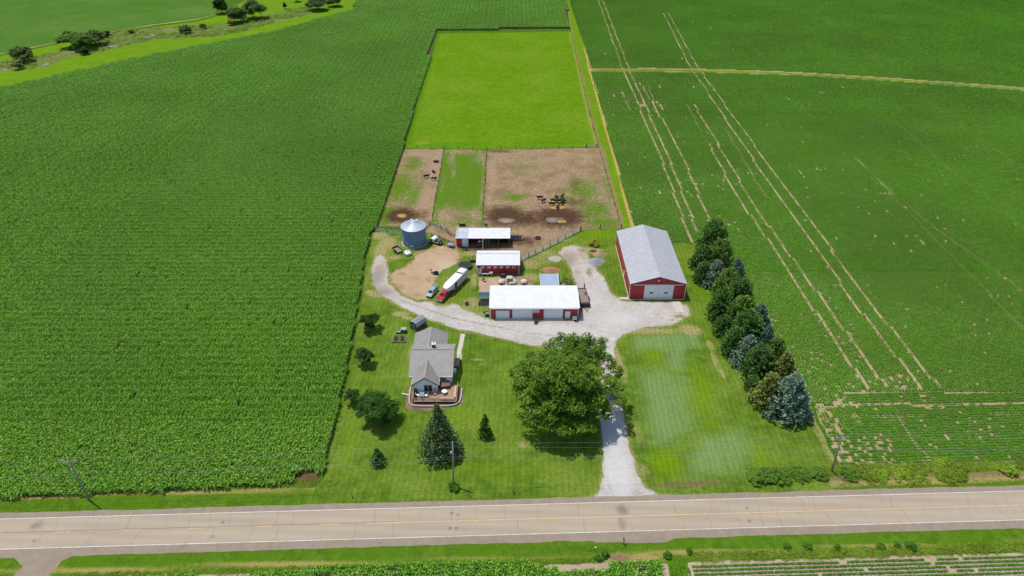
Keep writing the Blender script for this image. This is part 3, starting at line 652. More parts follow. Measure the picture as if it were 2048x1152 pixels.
bn = rows(soy_poly, 40, 240, 168, 300, .762, 1.524); bn = bn[inview(bn)]
bnn = rows(soy_poly, 40, 180, HEAD_Y, 168.3, .762, .762); bnn = bnn[inview(bnn)]
bf1 = rows(soy_poly, 40, 440, 301.0, 600, .762, 4.572); bf1 = bf1[inview(bf1, 26)]
FAINT = {3,4,9,10,11,12,13,14,15,16,17,19}
def keep(P, base, wmul=1.0):
    """-> rows kept and the size of every kept stretch: tracks lose one row, thin ground carries stunted plants"""
    k = np.ones(len(P), bool); sx = np.ones(len(P)); sz = np.ones(len(P))
    for i, t in enumerate(tracks):
        d = dline(P, t); hit = d < .385
        if i in FAINT:
            f = hit & (vnoise(P*np.array([1,.3]), .2, 31+i) > .35); sx[f] = .5; sz[f] = .7
        else:
            bare = hit & (NP.random(len(P)) < .62); k &= ~bare; st_ = hit & ~bare; sx[st_] = .38; sz[st_] = .5
    k &= dline(P, strip2, True) > .7; k &= ~inpoly(P, strip2)
    q = thin(P, base); r = NP.random(len(P))
    k &= ~(r < q*.2); k &= ~((q > .6) & (r < .62))
    st = np.clip(1 - q*1.1*NP.random(len(P)), .35, 1); sx *= np.clip(st*1.1, .4, 1); sz *= st
    keep.s = (sx[k], sz[k]); return k
def kp(P, base, lo, hi, rot=None):
    P = P[keep(P, base)]; sx, sz = keep.s; o = pack(P, NP.integers(lo,hi,len(P)), rot=None if rot is None else rot[:len(P)])
    o[:,5] *= sx; o[:,7] *= sz; return o
wy = np.abs(bf1[:,1] - np.interp(bf1[:,0],[41,110,195,300],[366,364,349.5,319.5])) < 9
bw = bf1[wy]; bw = np.vstack([bw+[0,-1.524], bw, bw+[0,1.524]]); bf1 = bf1[~wy]; 
p1 = np.vstack([kp(bn, .03, 0, 6), kp(bnn, .08, 10, 13)]); p2 = np.vstack([kp(bf1, .015, 6, 10), kp(bw, .02, 0, 6)])
# headland rows parallel to the road
def hrows(s0, s1, t0, t1, ds=.762, dt=.762):
    gs, gt = np.meshgrid(np.arange(s0, s1, ds), np.arange(t0, t1, dt)); return np.stack([gs.ravel(), ROAD_Y0 + ROAD_K*gs.ravel() + gt.ravel()], 1)
hd = hrows(60, 160, 11.2, 60); hd = hd[inpoly(hd, soy_poly) & (hd[:,1] < HEAD_Y-.8) & inview(hd)]
kx = ~((hd[:,0] < 76) & (hd[:,1] > 103 + (hd[:,0]-66)*.25)); side = hd[~kx]; hd = hd[kx]
p3 = kp(hd, .16, 10, 13, np.where(NP.random(len(hd))<.5, PI/2+ROAD_K, -PI/2+ROAD_K))
sd = rows(soy_poly, 60, 76, 96, HEAD_Y, .762, .762); sd = sd[sd[:,1] > 103 + (sd[:,0]-66)*.25]; p4 = kp(sd, .25, 10, 13)
scatter('bean_crop', np.vstack([p1,p2,p3,p4]), bean_tiles, 'low green bean rows with bare sprayer tracks behind the evergreens', 'beans', m_bean)
# across the road: beans on the right, corn on the left
sb = sheet('bean_soil', [RD(30.5,-9.9), RD(150,-10.2), RD(150,-30), RD(28,-30)], 0.010, m_soilb, res=3, jit=.3, label='pale soil under the bean rows across the road', cat='soil', seed=12)
hb = hrows(31, 130, -30, -10.2); hb = hb[hb[:,0] > 31.5 - (hb[:,1]-71)*.05]; hb = hb[inview(hb, 20)]; hb = hb[NP.random(len(hb)) > .015 + .25*(vnoise(hb,.5,41) > .8)]
sd2 = rows([RD(27.2,-10.2), RD(31,-10.0), RD(29.5,-30), RD(25,-30)], 20, 34, 45, 75, .762, .762); sd2 = sd2[NP.random(len(sd2)) > .2]
pb = np.vstack([pack(hb, NP.integers(10,13,len(hb)), rot=np.where(NP.random(len(hb))<.5, PI/2+ROAD_K, -PI/2+ROAD_K)), pack(sd2, NP.integers(10,13,len(sd2)))]); pb[:,2] = .01; pb[:,7] *= .9; pb[:,5] *= .62
scatter('bean_crop', pb, bean_tiles, 'neat bean rows beside the road across from the farm', 'beans', m_bean)
cs = [RD(-77,-10.6), RD(-50,-9.6), RD(-20,-9.2), RD(5,-9.4), RD(22,-9.6), RD(27,-10.2), RD(25,-30), RD(-110,-30), RD(-90,-16)]
sheet('corn_soil', cs, 0.010, m_soilb, res=3, jit=.4, label='pale bare soil round the corn across the road', cat='soil', seed=13)
hc = hrows(-110, 27, -30, -9.0, 2.286, .762); hc = hc[inpoly(hc, cs)]; hc = hc[inview(hc, 20)]
bare = [(G(480,1140),4.2,1.5),(G(455,1152),4,1.4),(G(600,1128),6,.8),(G(1130,1132),3.6,1.3),(G(1175,1136),3.2,1.2),(G(1080,1126),3,.8),(G(120,1150),3.2,1.6),(G(650,1130),4,.7),(G(1215,1135),1.8,.5)]
hc = hc[gaps(hc, bare)]; hc = hc[NP.random(len(hc)) > .05]
pcs = pack(hc, NP.integers(0,6,len(hc)), rot=np.where(NP.random(len(hc))<.5, PI/2+ROAD_K, -PI/2+ROAD_K)); pcs[:,2] = .01; pcs[:,7] *= .8
scatter('corn_crop', pcs, corn_tiles, 'corn with bare gaps growing across the road from the farm', 'corn', m_corn)
# ================================================================== BUILDINGS
m_red = paint('red_steel_siding', (0.40,0.036,0.044,1), 0.45, 0.35, vary=0.10, scale=0.8, dirt=((0.2,0.03,0.03,1),0.3), ribs=(0,0.23,0.03))
m_redy = paint('red_steel_siding_side', (0.40,0.036,0.044,1), 0.45, 0.35, vary=0.10, scale=0.8, dirt=((0.2,0.03,0.03,1),0.3), ribs=(1,0.23,0.03))
m_wroof = paint('white_steel_roof', (0.60,0.61,0.63,1), 0.5, 0.3, vary=0.04, scale=0.6, dirt=((0.48,0.475,0.46,1),0.4))
m_groof = paint('grey_steel_roof', (0.38,0.385,0.395,1), 0.40, 0.4, vary=0.05, scale=0.5, dirt=((0.36,0.36,0.36,1),0.3))
m_troof = paint('taupe_steel_roof', (0.275,0.258,0.238,1), 0.55, 0.3, vary=0.06, scale=0.6, dirt=((0.18,0.168,0.155,1),0.35))
m_broof = paint('bluish_steel_roof', (0.36,0.42,0.50,1), 0.35, 0.5, 0.2, vary=0.06, scale=0.6)
m_wdoor = paint('white_door', (0.74,0.78,0.80,1), 0.5, 0.4, vary=0.04, scale=0.5, ribs=(0,0.3,0.015))
m_wtrim = paint('white_trim', (0.70,0.70,0.70,1), 0.5, 0.4, vary=0.05)
m_siding = paint('pale_house_siding', (0.82,0.87,0.92,1), 0.6, 0.3, vary=0.04, scale=0.7, ribs=(2,0.2,0.02))
m_conc = paint('concrete', (0.46,0.42,0.37,1), 0.9, 0.2, vary=0.12, scale=0.8, dirt=((0.3,0.27,0.23,1),0.4), bump=0.2)
m_glass = paint('dark_glass', (0.015,0.022,0.028,1), 0.08, 0.6, vary=0.1)
m_fog = paint('translucent_panel', (0.55,0.50,0.48,1), 0.4, 0.4, vary=0.08)
m_black = paint('black_metal', (0.018,0.018,0.02,1), 0.5, 0.4, vary=0.2)
m_dkgrey = paint('dark_grey_metal', (0.06,0.063,0.068,1), 0.5, 0.4, vary=0.2)
m_steel = paint('galvanised_steel', (0.36,0.38,0.40,1), 0.4, 0.5, 0.35, vary=0.1, scale=1.2)
m_wood = paint('weathered_wood', (0.24,0.19,0.145,1), 0.85, 0.2, vary=0.25, scale=2.0, dirt=((0.12,0.1,0.08,1),0.4), bump=0.3)
m_deckw = paint('deck_wood', (0.36,0.235,0.155,1), 0.8, 0.25, vary=0.18, scale=1.5, dirt=((0.26,0.16,0.11,1),0.5), ribs=(0,0.15,0.02))
m_railw = paint('rail_wood', (0.46,0.32,0.20,1), 0.8, 0.25, vary=0.15, scale=2.0)
m_brown = paint('dark_brown_wood', (0.10,0.075,0.055,1), 0.8, 0.25, vary=0.2, scale=2.0)
m_stone = paint('pale_wall_stone', (0.42,0.36,0.32,1), 0.9, 0.2, vary=0.25, scale=3.0, bump=0.4)
m_mulch = paint('mulch', (0.13,0.085,0.07,1), 0.95, 0.1, vary=0.35, scale=4.0, bump=0.6)
m_rubber = paint('black_rubber', (0.012,0.012,0.013,1), 0.8, 0.2, vary=0.2)

def corner_trim(root, pts, h, w=0.16):
    for x, y in pts: MB().box(x-w/2, x+w/2, y-w/2, y+w/2, 0, h).build('corner_trim', m_wtrim, root)
def gable_x(root, x0, x1, y0, y1, e, r, wmat, rmat, oh=0.35, ohx=0.3, rib=0.9, th=0.10, ym=None, eb=None, cap=True):
    """gable whose ridge runs along x; front eave at y0"""
    ym = (y0+y1)/2 if ym is None else ym; eb = e if eb is None else eb
    MB().xprism([(y0,0),(y1,0),(y1,eb-.02),(ym,r-.03),(y0,e-.02)], x0, x1).build('wall', wmat, root)
    kf = (r-e)/(ym-y0); kb = (r-eb)/(y1-ym); a = (y0-oh, e-kf*oh); c = (y1+oh, eb-kb*oh)
    mb = MB().xprism([a, (ym, r), c, (c[0], c[1]+th), (ym, r+th), (a[0], a[1]+th)], x0-ohx, x1+ohx)
    rf = mb.build('roof', rmat, root)
    if rib:
        rb = MB(); n_ = int((x1-x0+2*ohx)/rib); st = (x1-x0+2*ohx)/n_
        for i in range(n_+1):
            x = x0-ohx + i*st
            rb.obox((x, a[0], a[1]+th+.02), (x, ym, r+th+.02), .11, .09); rb.obox((x, ym, r+th+.02), (x, c[0], c[1]+th+.02), .11, .09)
        rb.build('roof_ribs', rmat, rf)
    if cap: MB().obox((x0-ohx-.02, ym, r+th+.03), (x1+ohx+.02, ym, r+th+.03), .34, .06).build('ridge_cap', rmat, rf)
    return rf
def gable_y(root, x0, x1, y0, y1, e, r, wmat, rmat, oh=0.35, ohy=0.3, rib=0.9, th=0.10, trimmat=None, ohb=None):
    xm = (x0+x1)/2; k = (r-e)/(xm-x0); ohb = ohy if ohb is None else ohb
    MB().yprism([(x0,0),(x1,0),(x1,e-.02),(xm,r-.03),(x0,e-.02)], y0, y1).build('wall', wmat, root)
    a = (x0-oh, e-k*oh); c = (x1+oh, e-k*oh)
    rf = MB().yprism([a, (xm, r), c, (c[0], c[1]+th), (xm, r+th), (a[0], a[1]+th)], y0-ohy, y1+ohb).build('roof', rmat, root)
    if rib:
        rb = MB(); n_ = max(1, int((y1-y0+ohy+ohb)/rib)); st = (y1-y0+ohy+ohb)/n_
        for i in range(n_+1):
            y = y0-ohy + i*st
            rb.obox((a[0], y, a[1]+th+.02), (xm, y, r+th+.02), .11, .09); rb.obox((xm, y, r+th+.02), (c[0], y, c[1]+th+.02), .11, .09)
        rb.build('roof_ribs', rmat, rf)
    MB().obox((xm, y0-ohy-.02, r+th+.03), (xm, y1+ohb+.02, r+th+.03), .34, .06).build('ridge_cap', rmat, rf)
    return rf
def window(root, x0, x1, y, z0, z1, name='window', panes=2, fm=None):
    """window in a wall facing -y"""
    f = MB(); w = .07
    f.box(x0,x1,y-.05,y-.003,z0,z0+w); f.box(x0,x1,y-.05,y-.003,z1-w,z1); f.box(x0,x0+w,y-.05,y-.003,z0+w,z1-w); f.box(x1-w,x1,y-.05,y-.003,z0+w,z1-w)
    for k in range(1, panes): xm = x0 + (x1-x0)*k/panes; f.box(xm-w/2,xm+w/2,y-.05,y-.003,z0+w,z1-w)
    o = f.build(name, fm or m_wtrim, root)
    for k in range(panes):
        a = x0 + (x1-x0)*k/panes + w*.6; b = x0 + (x1-x0)*(k+1)/panes - w*.6
        MB().box(a, b, y-.03, y-.006, z0+w, z1-w).build('pane', m_glass, o)
    return o

# ---- big machine shed
bs = thing('machine_shed', 'large red machine shed with grey gable roof and wide white sliding doors', 'shed', (39.55,153.4,0))
rf = gable_y(bs, -7.55, 7.55, 0, 28.6, 4.9, 7.15, m_redy, m_groof, oh=.15, ohy=.2, rib=.95)
MB().box(-7.56,7.56,-.03,-.004,.0,4.85).build('front_siding', m_red, bs)
MB().yprism([(-7.5,4.86),(7.5,4.86),(0,7.0)], -.03, -.004).build('front_gable', m_red, bs)
MB().box(-6.7,6.9,-.16,-.035,4.5,4.68).build('door_track', m_wtrim, bs)
for xa, xb in ((-3.6,0.33),(0.37,4.3)):
    d = MB().box(xa,xb,-.12,-.04,.05,4.48).build('sliding_door', m_wdoor, bs)
    xc = (xa+xb)/2; w = MB().box(xc-.46,xc-.04,-.14,-.121,1.75,2.3); w.box(xc+.04,xc+.46,-.14,-.121,1.75,2.3); w.build('pane', m_glass, d)
MB().cyl((0,-.10,5.9), .26, .06, 16, axis='y').build('gable_vent', m_wtrim, bs)
corner_trim(bs, [(-7.56,-.03),(7.56,-.03),(-7.56,28.6),(7.56,28.6)], 4.9)
MB().box(-7.62,-7.555,0.1,28.5,.0,.22).build('base_trim', m_wtrim, bs)
MB().box(-7.61,-7.56,10.0,10.9,.15,2.2).build('side_door', m_wdoor, bs)
MB().box(-7.6,7.6,-.6,-.17,-.1,.05).build('threshold', m_conc, bs)
tag(MB().box(-1.2,1.2,-2.6,2.6,-.1,.09).build('concrete_pad', m_conc, loc=(G(1356,614)[0],G(1356,614)[1],0), rot=(0,0,.05)), 'worn concrete pad at the corner of the large machine shed', 'pad')
tag(MB().box(-1.5,1.5,-.5,.5,-.1,.12).build('concrete_step', m_conc, loc=(30.9,153.5,0)), 'small concrete step at the left corner of the machine shed', 'step')

# ---- long front barn
lb = thing('long_barn', 'long low red barn with white roof and white garage doors', 'barn', (5.85,144.4,0))
gable_x(lb, -11.45, 11.45, 0, 9.8, 3.55, 4.3, m_red, m_wroof, oh=.35, ohx=.3, rib=0.92, cap=False)
for xa, xb, z, nm in ((-10.0,-6.6,2.45,'garage_door'),(-5.65,-0.6,3.35,'sliding_door'),(2.55,7.35,3.35,'sliding_door'),(8.15,9.3,2.2,'walk_door')):
    d = MB().box(xa,xb,-.10,-.005,.04,z).build(nm, m_wdoor, lb)
    t = MB(); t.box(xa-.1,xa-.005,-.12,-.005,.04,z+.1); t.box(xb+.005,xb+.1,-.12,-.005,.04,z+.1); t.box(xa-.004,xb+.004,-.12,-.005,z+.005,z+.1); t.build('door_frame', m_wtrim, d)
MB().box(-11.5,11.5,-.55,-.38,3.30,3.48).build('gutter', m_wtrim, lb)
corner_trim(lb, [(-11.46,0),(11.46,0),(-11.46,9.8),(11.46,9.8)], 3.4)
MB().box(-10.2,-0.4,-1.1,-.13,-.1,.05).build('threshold', m_conc, lb)
MB().box(2.4,7.5,-1.1,-.13,-.1,.05).build('threshold', m_conc, lb)
MB().box(-11.45,11.45,-.03,-.002,0,.14).build('base_trim', m_conc, lb)

# ---- barn with small windows
b2 = thing('small_barn', 'red barn with white roof and a row of small square windows', 'barn', (-4.0,165.6,0))
gable_x(b2, -6.0, 6.0, 0, 7.7, 3.3, 4.72, m_red, m_wroof, oh=.2, ohx=.25, rib=0.6)
for x in (-4.95,-3.1,-1.3,.45,2.25): 
    w = MB().box(x,x+1.0,-.06,-.004,2.15,2.9).build('window', m_fog, b2)
    MB().box(x+.47,x+.53,-.08,-.061,2.15,2.9).build('mullion', m_wtrim, w)
MB().box(4.05,4.5,-.06,-.004,2.15,2.9).build('window', m_fog, b2); MB().box(4.75,5.0,-.06,-.004,2.15,2.9).build('window', m_fog, b2)
d = MB().box(-5.85,-4.75,-.08,-.004,.05,2.1).build('walk_door', m_wdoor, b2); MB().box(-5.5,-5.1,-.1,-.081,1.2,1.7).build('pane', m_glass, d)
corner_trim(b2, [(-6.0,0),(6.0,0),(-6.0,7.7),(6.0,7.7)], 3.2)
MB().box(-6,6,-.03,-.002,0,.16).build('base_trim', m_conc, b2)

# ---- open-front cattle shed (single slope, high side in front)
os_ = thing('cattle_shed', 'open-fronted cattle shed with a single-slope white roof', 'shed', (-8.85,181.5,0))
m_tin = paint('old_white_tin', (0.58,0.58,0.58,1), 0.5, 0.3, vary=0.08, scale=0.8, dirt=((0.44,0.40,0.36,1),0.4))
m_tin2 = paint('grey_tin', (0.42,0.46,0.50,1), 0.45, 0.4, 0.1, vary=0.08, scale=0.9)
for xa, xb, mm in ((-8.3,-4.62,m_tin2),(-4.6,8.3,m_tin)):
    rf = MB().xprism([(-.4,3.02),(7.4,2.35),(7.4,2.43),(-.4,3.10)], xa, xb).build('roof', mm, os_)
    rb = MB(); x = xa + .3
    while x < xb: rb.obox((x,-.4,3.12),(x,7.4,2.45),.05,.04); x += .75
    rb.build('roof_ribs', mm, rf)
    if xa < -5:
        for k in range(5): MB().obox((-7.9+k*.72,3.9,2.79),(-7.9+k*.72,7.1,2.515),.26,.05).build('skylight', m_fog, rf)
MB().box(-8.2,8.2,7.0,7.15,0,2.3).build('back_wall', m_brown, os_)
MB().xprism([(0,0),(7.0,0),(7.0,2.33),(0,2.95)], -8.2,-8.05).build('side_wall', m_redy, os_)
MB().xprism([(1.5,0),(7.0,0),(7.0,2.33),(1.5,2.8)], 8.05,8.2).build('side_wall', m_brown, os_)
MB().box(-8.2,-6.5,-.02,.06,0,2.96).build('front_wall', m_red, os_); MB().box(-6.45,-4.6,-.06,.02,0.02,2.92).build('sliding_door', m_wdoor, os_)
MB().xprism([(0.1,0),(7.0,0),(7.0,2.33),(.1,2.9)], -4.62,-4.5).build('partition', m_brown, os_)
for x in (-1.5,.9,1.8,4.7,7.9): MB().box(x-.09,x+.09,0,.18,0,2.94).build('post', m_wood, os_)
MB().box(-4.5,8.2,.2,.3,2.7,2.92).build('beam', m_wood, os_)
MB().box(-8.4,-8.3,-.45,7.45,2.35,3.14).build('fascia', m_wtrim, os_)
wb = thing('steel_windbreak', 'blue-grey steel windbreak panel with dark posts beside the cattle shed', 'fence', (1.1,185.4,0))
m_bpan = paint('blue_grey_panel', (0.20,0.26,0.33,1), 0.5, 0.4, 0.1, vary=0.12)
for k in range(3):
    MB().box(-1.55+k*1.15+.07,-1.55+(k+1)*1.15-.07,-.03,.03,.15,1.75).build('panel', m_bpan, wb)
for k in range(4): MB().box(-1.62+k*1.15,-1.49+k*1.15,-.1,.05,0,1.9).build('post', m_black, wb)
MB().box(-1.6,2.1,.35,1.7,.0,.28).build('feed_bunk', m_conc, wb); MB().box(-1.6,1.95,-.06,-.035,1.35,1.45).build('rail', m_black, wb)

# ---- lean-to and grain bin
ln = thing('lean_to', 'small lean-to with bluish ribbed metal roof behind the long barn', 'shed', (10.4,155.2,0))
rf = MB().xprism([(-.2,2.75),(6.9,2.45),(6.9,2.53),(-.2,2.83)], -2.55,2.55).build('roof', m_broof, ln)
rb = MB()
for k in range(8): rb.obox((-2.5,.4+k*.85,2.83-.042*k*.85-.0+.0),(2.5,.4+k*.85,2.83-.042*k*.85),.06,.05)
rb.build('roof_ribs', m_broof, rf)
MB().box(-2.58,-2.5,-.2,6.9,2.3,2.87).build('fascia', m_wtrim, ln); MB().box(2.5,2.58,-.2,6.9,2.3,2.87).build('fascia', m_wtrim, ln)
for x in (-2.4,2.4):
    for y in (.3,3.4,6.6): MB().box(x-.08,x+.08,y-.08,y+.08,0,2.5).build('post', m_wood, ln)
MB().box(-2.4,2.4,6.62,6.7,.1,2.45).build('back_wall', m_brown, ln)
bn_ = thing('grain_bin', 'round corrugated steel grain bin with a low cone roof', 'grain bin', (-30.25,184.1,0))
m_bin = paint('bin_steel', (0.13,0.215,0.32,1), 0.55, 0.3, 0.0, vary=0.10, scale=0.7, dirt=((0.10,0.15,0.21,1),0.35), ribs=(2,0.2,0.03))
m_binr = paint('bin_roof_steel', (0.40,0.45,0.51,1), 0.45, 0.4, 0.05, vary=0.07, scale=0.8)
MB().lathe([(3.72,0),(3.72,5.85)], 64).build('wall', m_bin, bn_, smooth=False)
for z in (1.0,2.0,3.0,4.0,5.0): MB().lathe([(3.715,z-.03),(3.75,z-.03),(3.75,z+.03),(3.715,z+.03)], 64, close=False).build('wall_seam', m_bin, bn_)
MB().lathe([(4.0,-.1),(4.0,.12)], 48).build('foundation', m_conc, bn_)
me_panel = None; NPAN = 26
for k in range(NPAN):
    a0 = 2*PI/NPAN
    if me_panel is None:
        mb = MB(); r0, r1, z0, z1 = .55, 3.92, 7.2, 5.78; h = a0/2*.97
        for (r_, z_) in ((r1,z1),(r0,z0)):
            mb.v += [(r_*math.cos(-h), r_*math.sin(-h), z_), (r_*math.cos(h), r_*math.sin(h), z_), (r_*math.cos(-h), r_*math.sin(-h), z_+.06), (r_*math.cos(h), r_*math.sin(h), z_+.06)]
        mb.f += [(0,1,5,4),(2,6,7,3),(0,2,3,1),(4,5,7,6),(0,4,6,2),(1,3,7,5)]
        mb.obox((r1*math.cos(h), r1*math.sin(h), z1+.07),(r0*math.cos(h), r0*math.sin(h), z0+.07),.13,.14)
        me_panel = mb.mesh('roof_panel', m_binr, recalc=True)
    o = link_mesh('roof_panel', me_panel, None, bn_, rot=(0,0,k*a0))
MB().lathe([(.62,7.18),(.62,7.3),(.5,7.45),(.05,7.5)], 20).build('roof_cap', m_binr, bn_)
for x, y in ((-.65,1.5),(1.0,1.3)):
    v = MB().cyl((x,y,6.6),.26,.55,12).build('roof_vent', m_wtrim, bn_, smooth=True); MB().lathe([(.38,7.1),(.3,7.26),(.02,7.32)],12,(x,y)).build('vent_hood', m_wtrim, v)
ang = math.radians(-122)
def on_bin(a, r=3.75): return Vector((r*math.cos(a), r*math.sin(a), 0))
d = MB().box(-.38,.38,-.06,.05,.7,2.0).build('door', m_steel, bn_, loc=on_bin(math.radians(-118)), rot=(0,0,math.radians(-118)+PI/2))
MB().box(-.5,.5,-.08,.05,.5,.95).build('unload_hatch', m_wtrim, bn_, loc=on_bin(math.radians(-98)), rot=(0,0,math.radians(-98)+PI/2))
lad = MB()
for sx in (-.2,.2): lad.obox((sx,-.12,.3),(sx,-.12,5.9),.05,.05)
for k in range(18): lad.obox((-.2,-.12,.5+k*.3),(.2,-.12,.5+k*.3),.03,.03)
lad.build('ladder', m_steel, bn_, loc=on_bin(math.radians(-133)), rot=(0,0,math.radians(-133)+PI/2))

# ---- farmhouse
hs = thing('farmhouse', 'pale farmhouse with taupe metal roof, front gable and chimney', 'house', (-18.6,117.9,0))
m_sidx = paint('pale_house_siding_plain', (0.82,0.87,0.92,1), 0.6, 0.3, vary=0.04, scale=0.7, ribs=(2,0.2,0.02))
rfm = gable_x(hs, -4.6, 4.65, 0.35, 10.1, 3.2, 6.05, m_siding, m_troof, oh=.35, ohx=.4, rib=.62, ym=6.1, eb=4.25)
MB().box(-4.98,5.03,-.12,-.02,2.93,3.12).build('gutter', m_wtrim, hs)
rfb = gable_y(hs, -5.0, 2.5, 10.15, 15.8, 3.15, 4.95, m_siding, m_troof, oh=.35, ohy=1.75, rib=.62, ohb=.3)
rff = gable_y(hs, -3.75, 1.72, -2.4, 3.9, 3.0, 4.95, m_siding, m_troof, oh=.35, ohy=.25, rib=.62, ohb=-.1)
fb = MB(); fb.obox((-4.1,-2.68,2.70),(-1.015,-2.68,4.9),.06,.2); fb.obox((-1.015,-2.68,4.9),(2.07,-2.68,2.70),.06,.2); fb.build('fascia', m_dkgrey, rff)
for p_, q_ in (((-4.12,-2.62,2.74),(-4.12,.2,2.74)),((2.09,-2.62,2.74),(2.09,.2,2.74))): MB().obox(p_, q_, .1, .14).build('gutter', m_wtrim, rff)
window(hs, -1.35, .55, -2.4, .72, 2.75, 'patio_door', 2)
MB().box(-3.75,1.72,-2.45,-2.41,.0,.6).build('skirting', m_brown, hs)
window(hs, 1.95, 3.45, .35, 1.65, 2.75, 'window', 4)
MB().box(-4.72,-4.62,3,4.2,1.2,2.4).build('window', m_glass, hs)
corner_trim(hs, [(4.65,.35),(-4.6,.35)], 3.0, .14)
ch = MB().box(-.15,.6,7.0,7.75,4.6,6.75).build('chimney', paint('chimney_brick', (0.16,0.08,0.06,1), 0.9, 0.1, vary=0.25, scale=4), rfm)
MB().box(-.22,.67,6.93,7.82,6.755,6.86).build('chimney_cap', m_wtrim, ch); MB().cyl((.22,7.38,6.865),.14,.22,10).build('flue', m_black, ch)
an = MB(); an.obox((-2.9,1.8,4.0),(-2.9,1.8,5.4),.04,.04); an.obox((-4.2,1.4,5.15),(-1.7,2.2,5.25),.03,.03)
for k in range(6): t = k/5; an.obox((-4.2+2.5*t-.12,1.4+.8*t+.35,5.16+.1*t),(-4.2+2.5*t+.12,1.4+.8*t-.35,5.16+.1*t),.02,.02)
an.build('tv_antenna', m_steel, hs)
MB().box(4.75,5.4,4.6,5.4,.0,.95).build('heat_pump', m_wtrim, hs)
dk2 = MB().box(4.7,6.0,6.6,9.8,.35,.45).build('side_porch', m_deckw, hs)
for y in (6.7,8.2,9.7): MB().box(5.9,5.98,y-.05,y+.05,0,1.35).build('porch_post', m_railw, dk2)
MB().box(5.9,5.97,6.7,9.7,1.25,1.34).build('porch_rail', m_railw, dk2)

dk = thing('wooden_deck', 'wooden deck with plank railing in front of the farmhouse', 'deck', (-18.6,117.9,0))
DZ = .62
me_pl = {}
def plank(x, y0, y1):
    key = round(y1-y0,3)
    if key not in me_pl: me_pl[key] = MB().box(-.068,.068,0,y1-y0,DZ-.05,DZ).mesh('deck_plank', m_railw if 0 else m_deckw)
    link_mesh('deck_plank', me_pl[key], None, dk, loc=(x,y0,0))
x = -3.6
while x < 6.2:
    plank(x, -5.6, -2.5 if x < 1.85 else .25); x += .15
MB().box(-3.68,6.2,-5.58,-5.5,.35,DZ-.055).build('rim_joist', m_brown, dk); MB().box(6.12,6.2,-5.5,.25,.35,DZ-.055).build('rim_joist', m_brown, dk)
for x, y in [(-3.6,-5.5),(-1.2,-5.5),(1.2,-5.5),(3.6,-5.5),(6.1,-5.5),(6.1,-3),(6.1,-.2),(-3.6,-4.0),(-3.6,-2.6)]:
    MB().box(x-.055,x+.055,y-.055,y+.055,0,DZ+1.0).build('rail_post', m_railw, dk)
for a, b in (((-3.6,-5.56),(6.16,-5.56)),((6.16,-5.56),(6.16,.1)),((-3.66,-5.56),(-3.66,-2.55))):
    for z in (.35,.62,.9): MB().obox((a[0],a[1],DZ+z),(b[0],b[1],DZ+z),.035,.16).build('rail_board', m_railw, dk)
bnch = MB().box(2.4,5.6,-5.3,-4.8,DZ+.42,DZ+.48)
for x in (2.6,4.0,5.4): bnch.box(x-.04,x+.04,-5.2,-4.9,DZ,DZ+.42)
bnch.build('bench', m_railw, dk)
b3 = MB().box(5.45,5.95,-4.6,-.8,DZ+.42,DZ+.48)
for y in (-4.4,-2.7,-1.0): b3.box(5.5,5.9,y-.04,y+.04,DZ,DZ+.42)
b3.build('bench', m_railw, dk)

# planting bed with a curved block wall
mulch_poly = GP([(812,800),(813,817),(822,821),(862,822),(905,814),(926,806),(927,780),(921,775),(914,798),(826,806),(824,770),(818,770)])
m_mul2 = cover('mulch_cover', [A(150,124,106), A(172,146,126), A(124,102,88)], scale=1.5, fine=8, finec=.35)
sheet('planting_bed', mulch_poly, 0.030, m_mul2, res=.7, jit=.12, label='mulched planting bed round the wooden deck', cat='bed', seed=15)
rw = thing('retaining_wall', 'low curved block wall round the planting bed by the deck', 'wall', (-18.6,117.9,0))
wp = [(-23.3,117.5),(-23.2,114.0),(-23.0,112.2),(-22.3,111.4),(-20.5,111.2),(-17,111.2),(-14,111.3),(-12.6,111.7),(-11.8,112.6),(-11.5,114.0),(-11.5,117.0)]
wq = []
for i in range(len(wp)-1):
    a = Vector(wp[i]); b = Vector(wp[i+1]); n_ = max(1, round((b-a).length/.45))
    for k in range(n_): wq.append((a+(b-a)*(k/n_), a+(b-a)*((k+1)/n_)))
me_blk = MB().box(-.215,.215,-.14,.14,0,.22).mesh('block', m_stone)
for j, (a, b) in enumerate(wq):
    c = (a+b)/2; an_ = math.atan2(b.y-a.y, b.x-a.x)
    for lay in range(2):
        link_mesh('block', me_blk, None, rw, loc=(c.x+18.6+RNG.uniform(-.02,.02), c.y-117.9+RNG.uniform(-.02,.02), .0+lay*.225), rot=(0,0,an_+RNG.uniform(-.05,.05)))
# walk
wk = thing('concrete_walk', 'narrow concrete walk from the driveway to the farmhouse porch', 'walk', (0,0,0))
wpts = [G(926,668), G(922,688), G(918,704), (-12.75,127.6)]
for i in range(3):
    a = Vector(wpts[i]); b = Vector(wpts[i+1]); n_ = max(1, round((b-a).length/1.5))
    for k in range(n_):
        c = a+(b-a)*((k+.5)/n_); L = (b-a).length/n_
        MB().box(-.55,.55,-L/2+.015,L/2-.015,-.1,.06).build('slab', m_conc, wk, loc=(c.x,c.y,0), rot=(0,0,math.atan2(b.y-a.y,b.x-a.x)-PI/2))

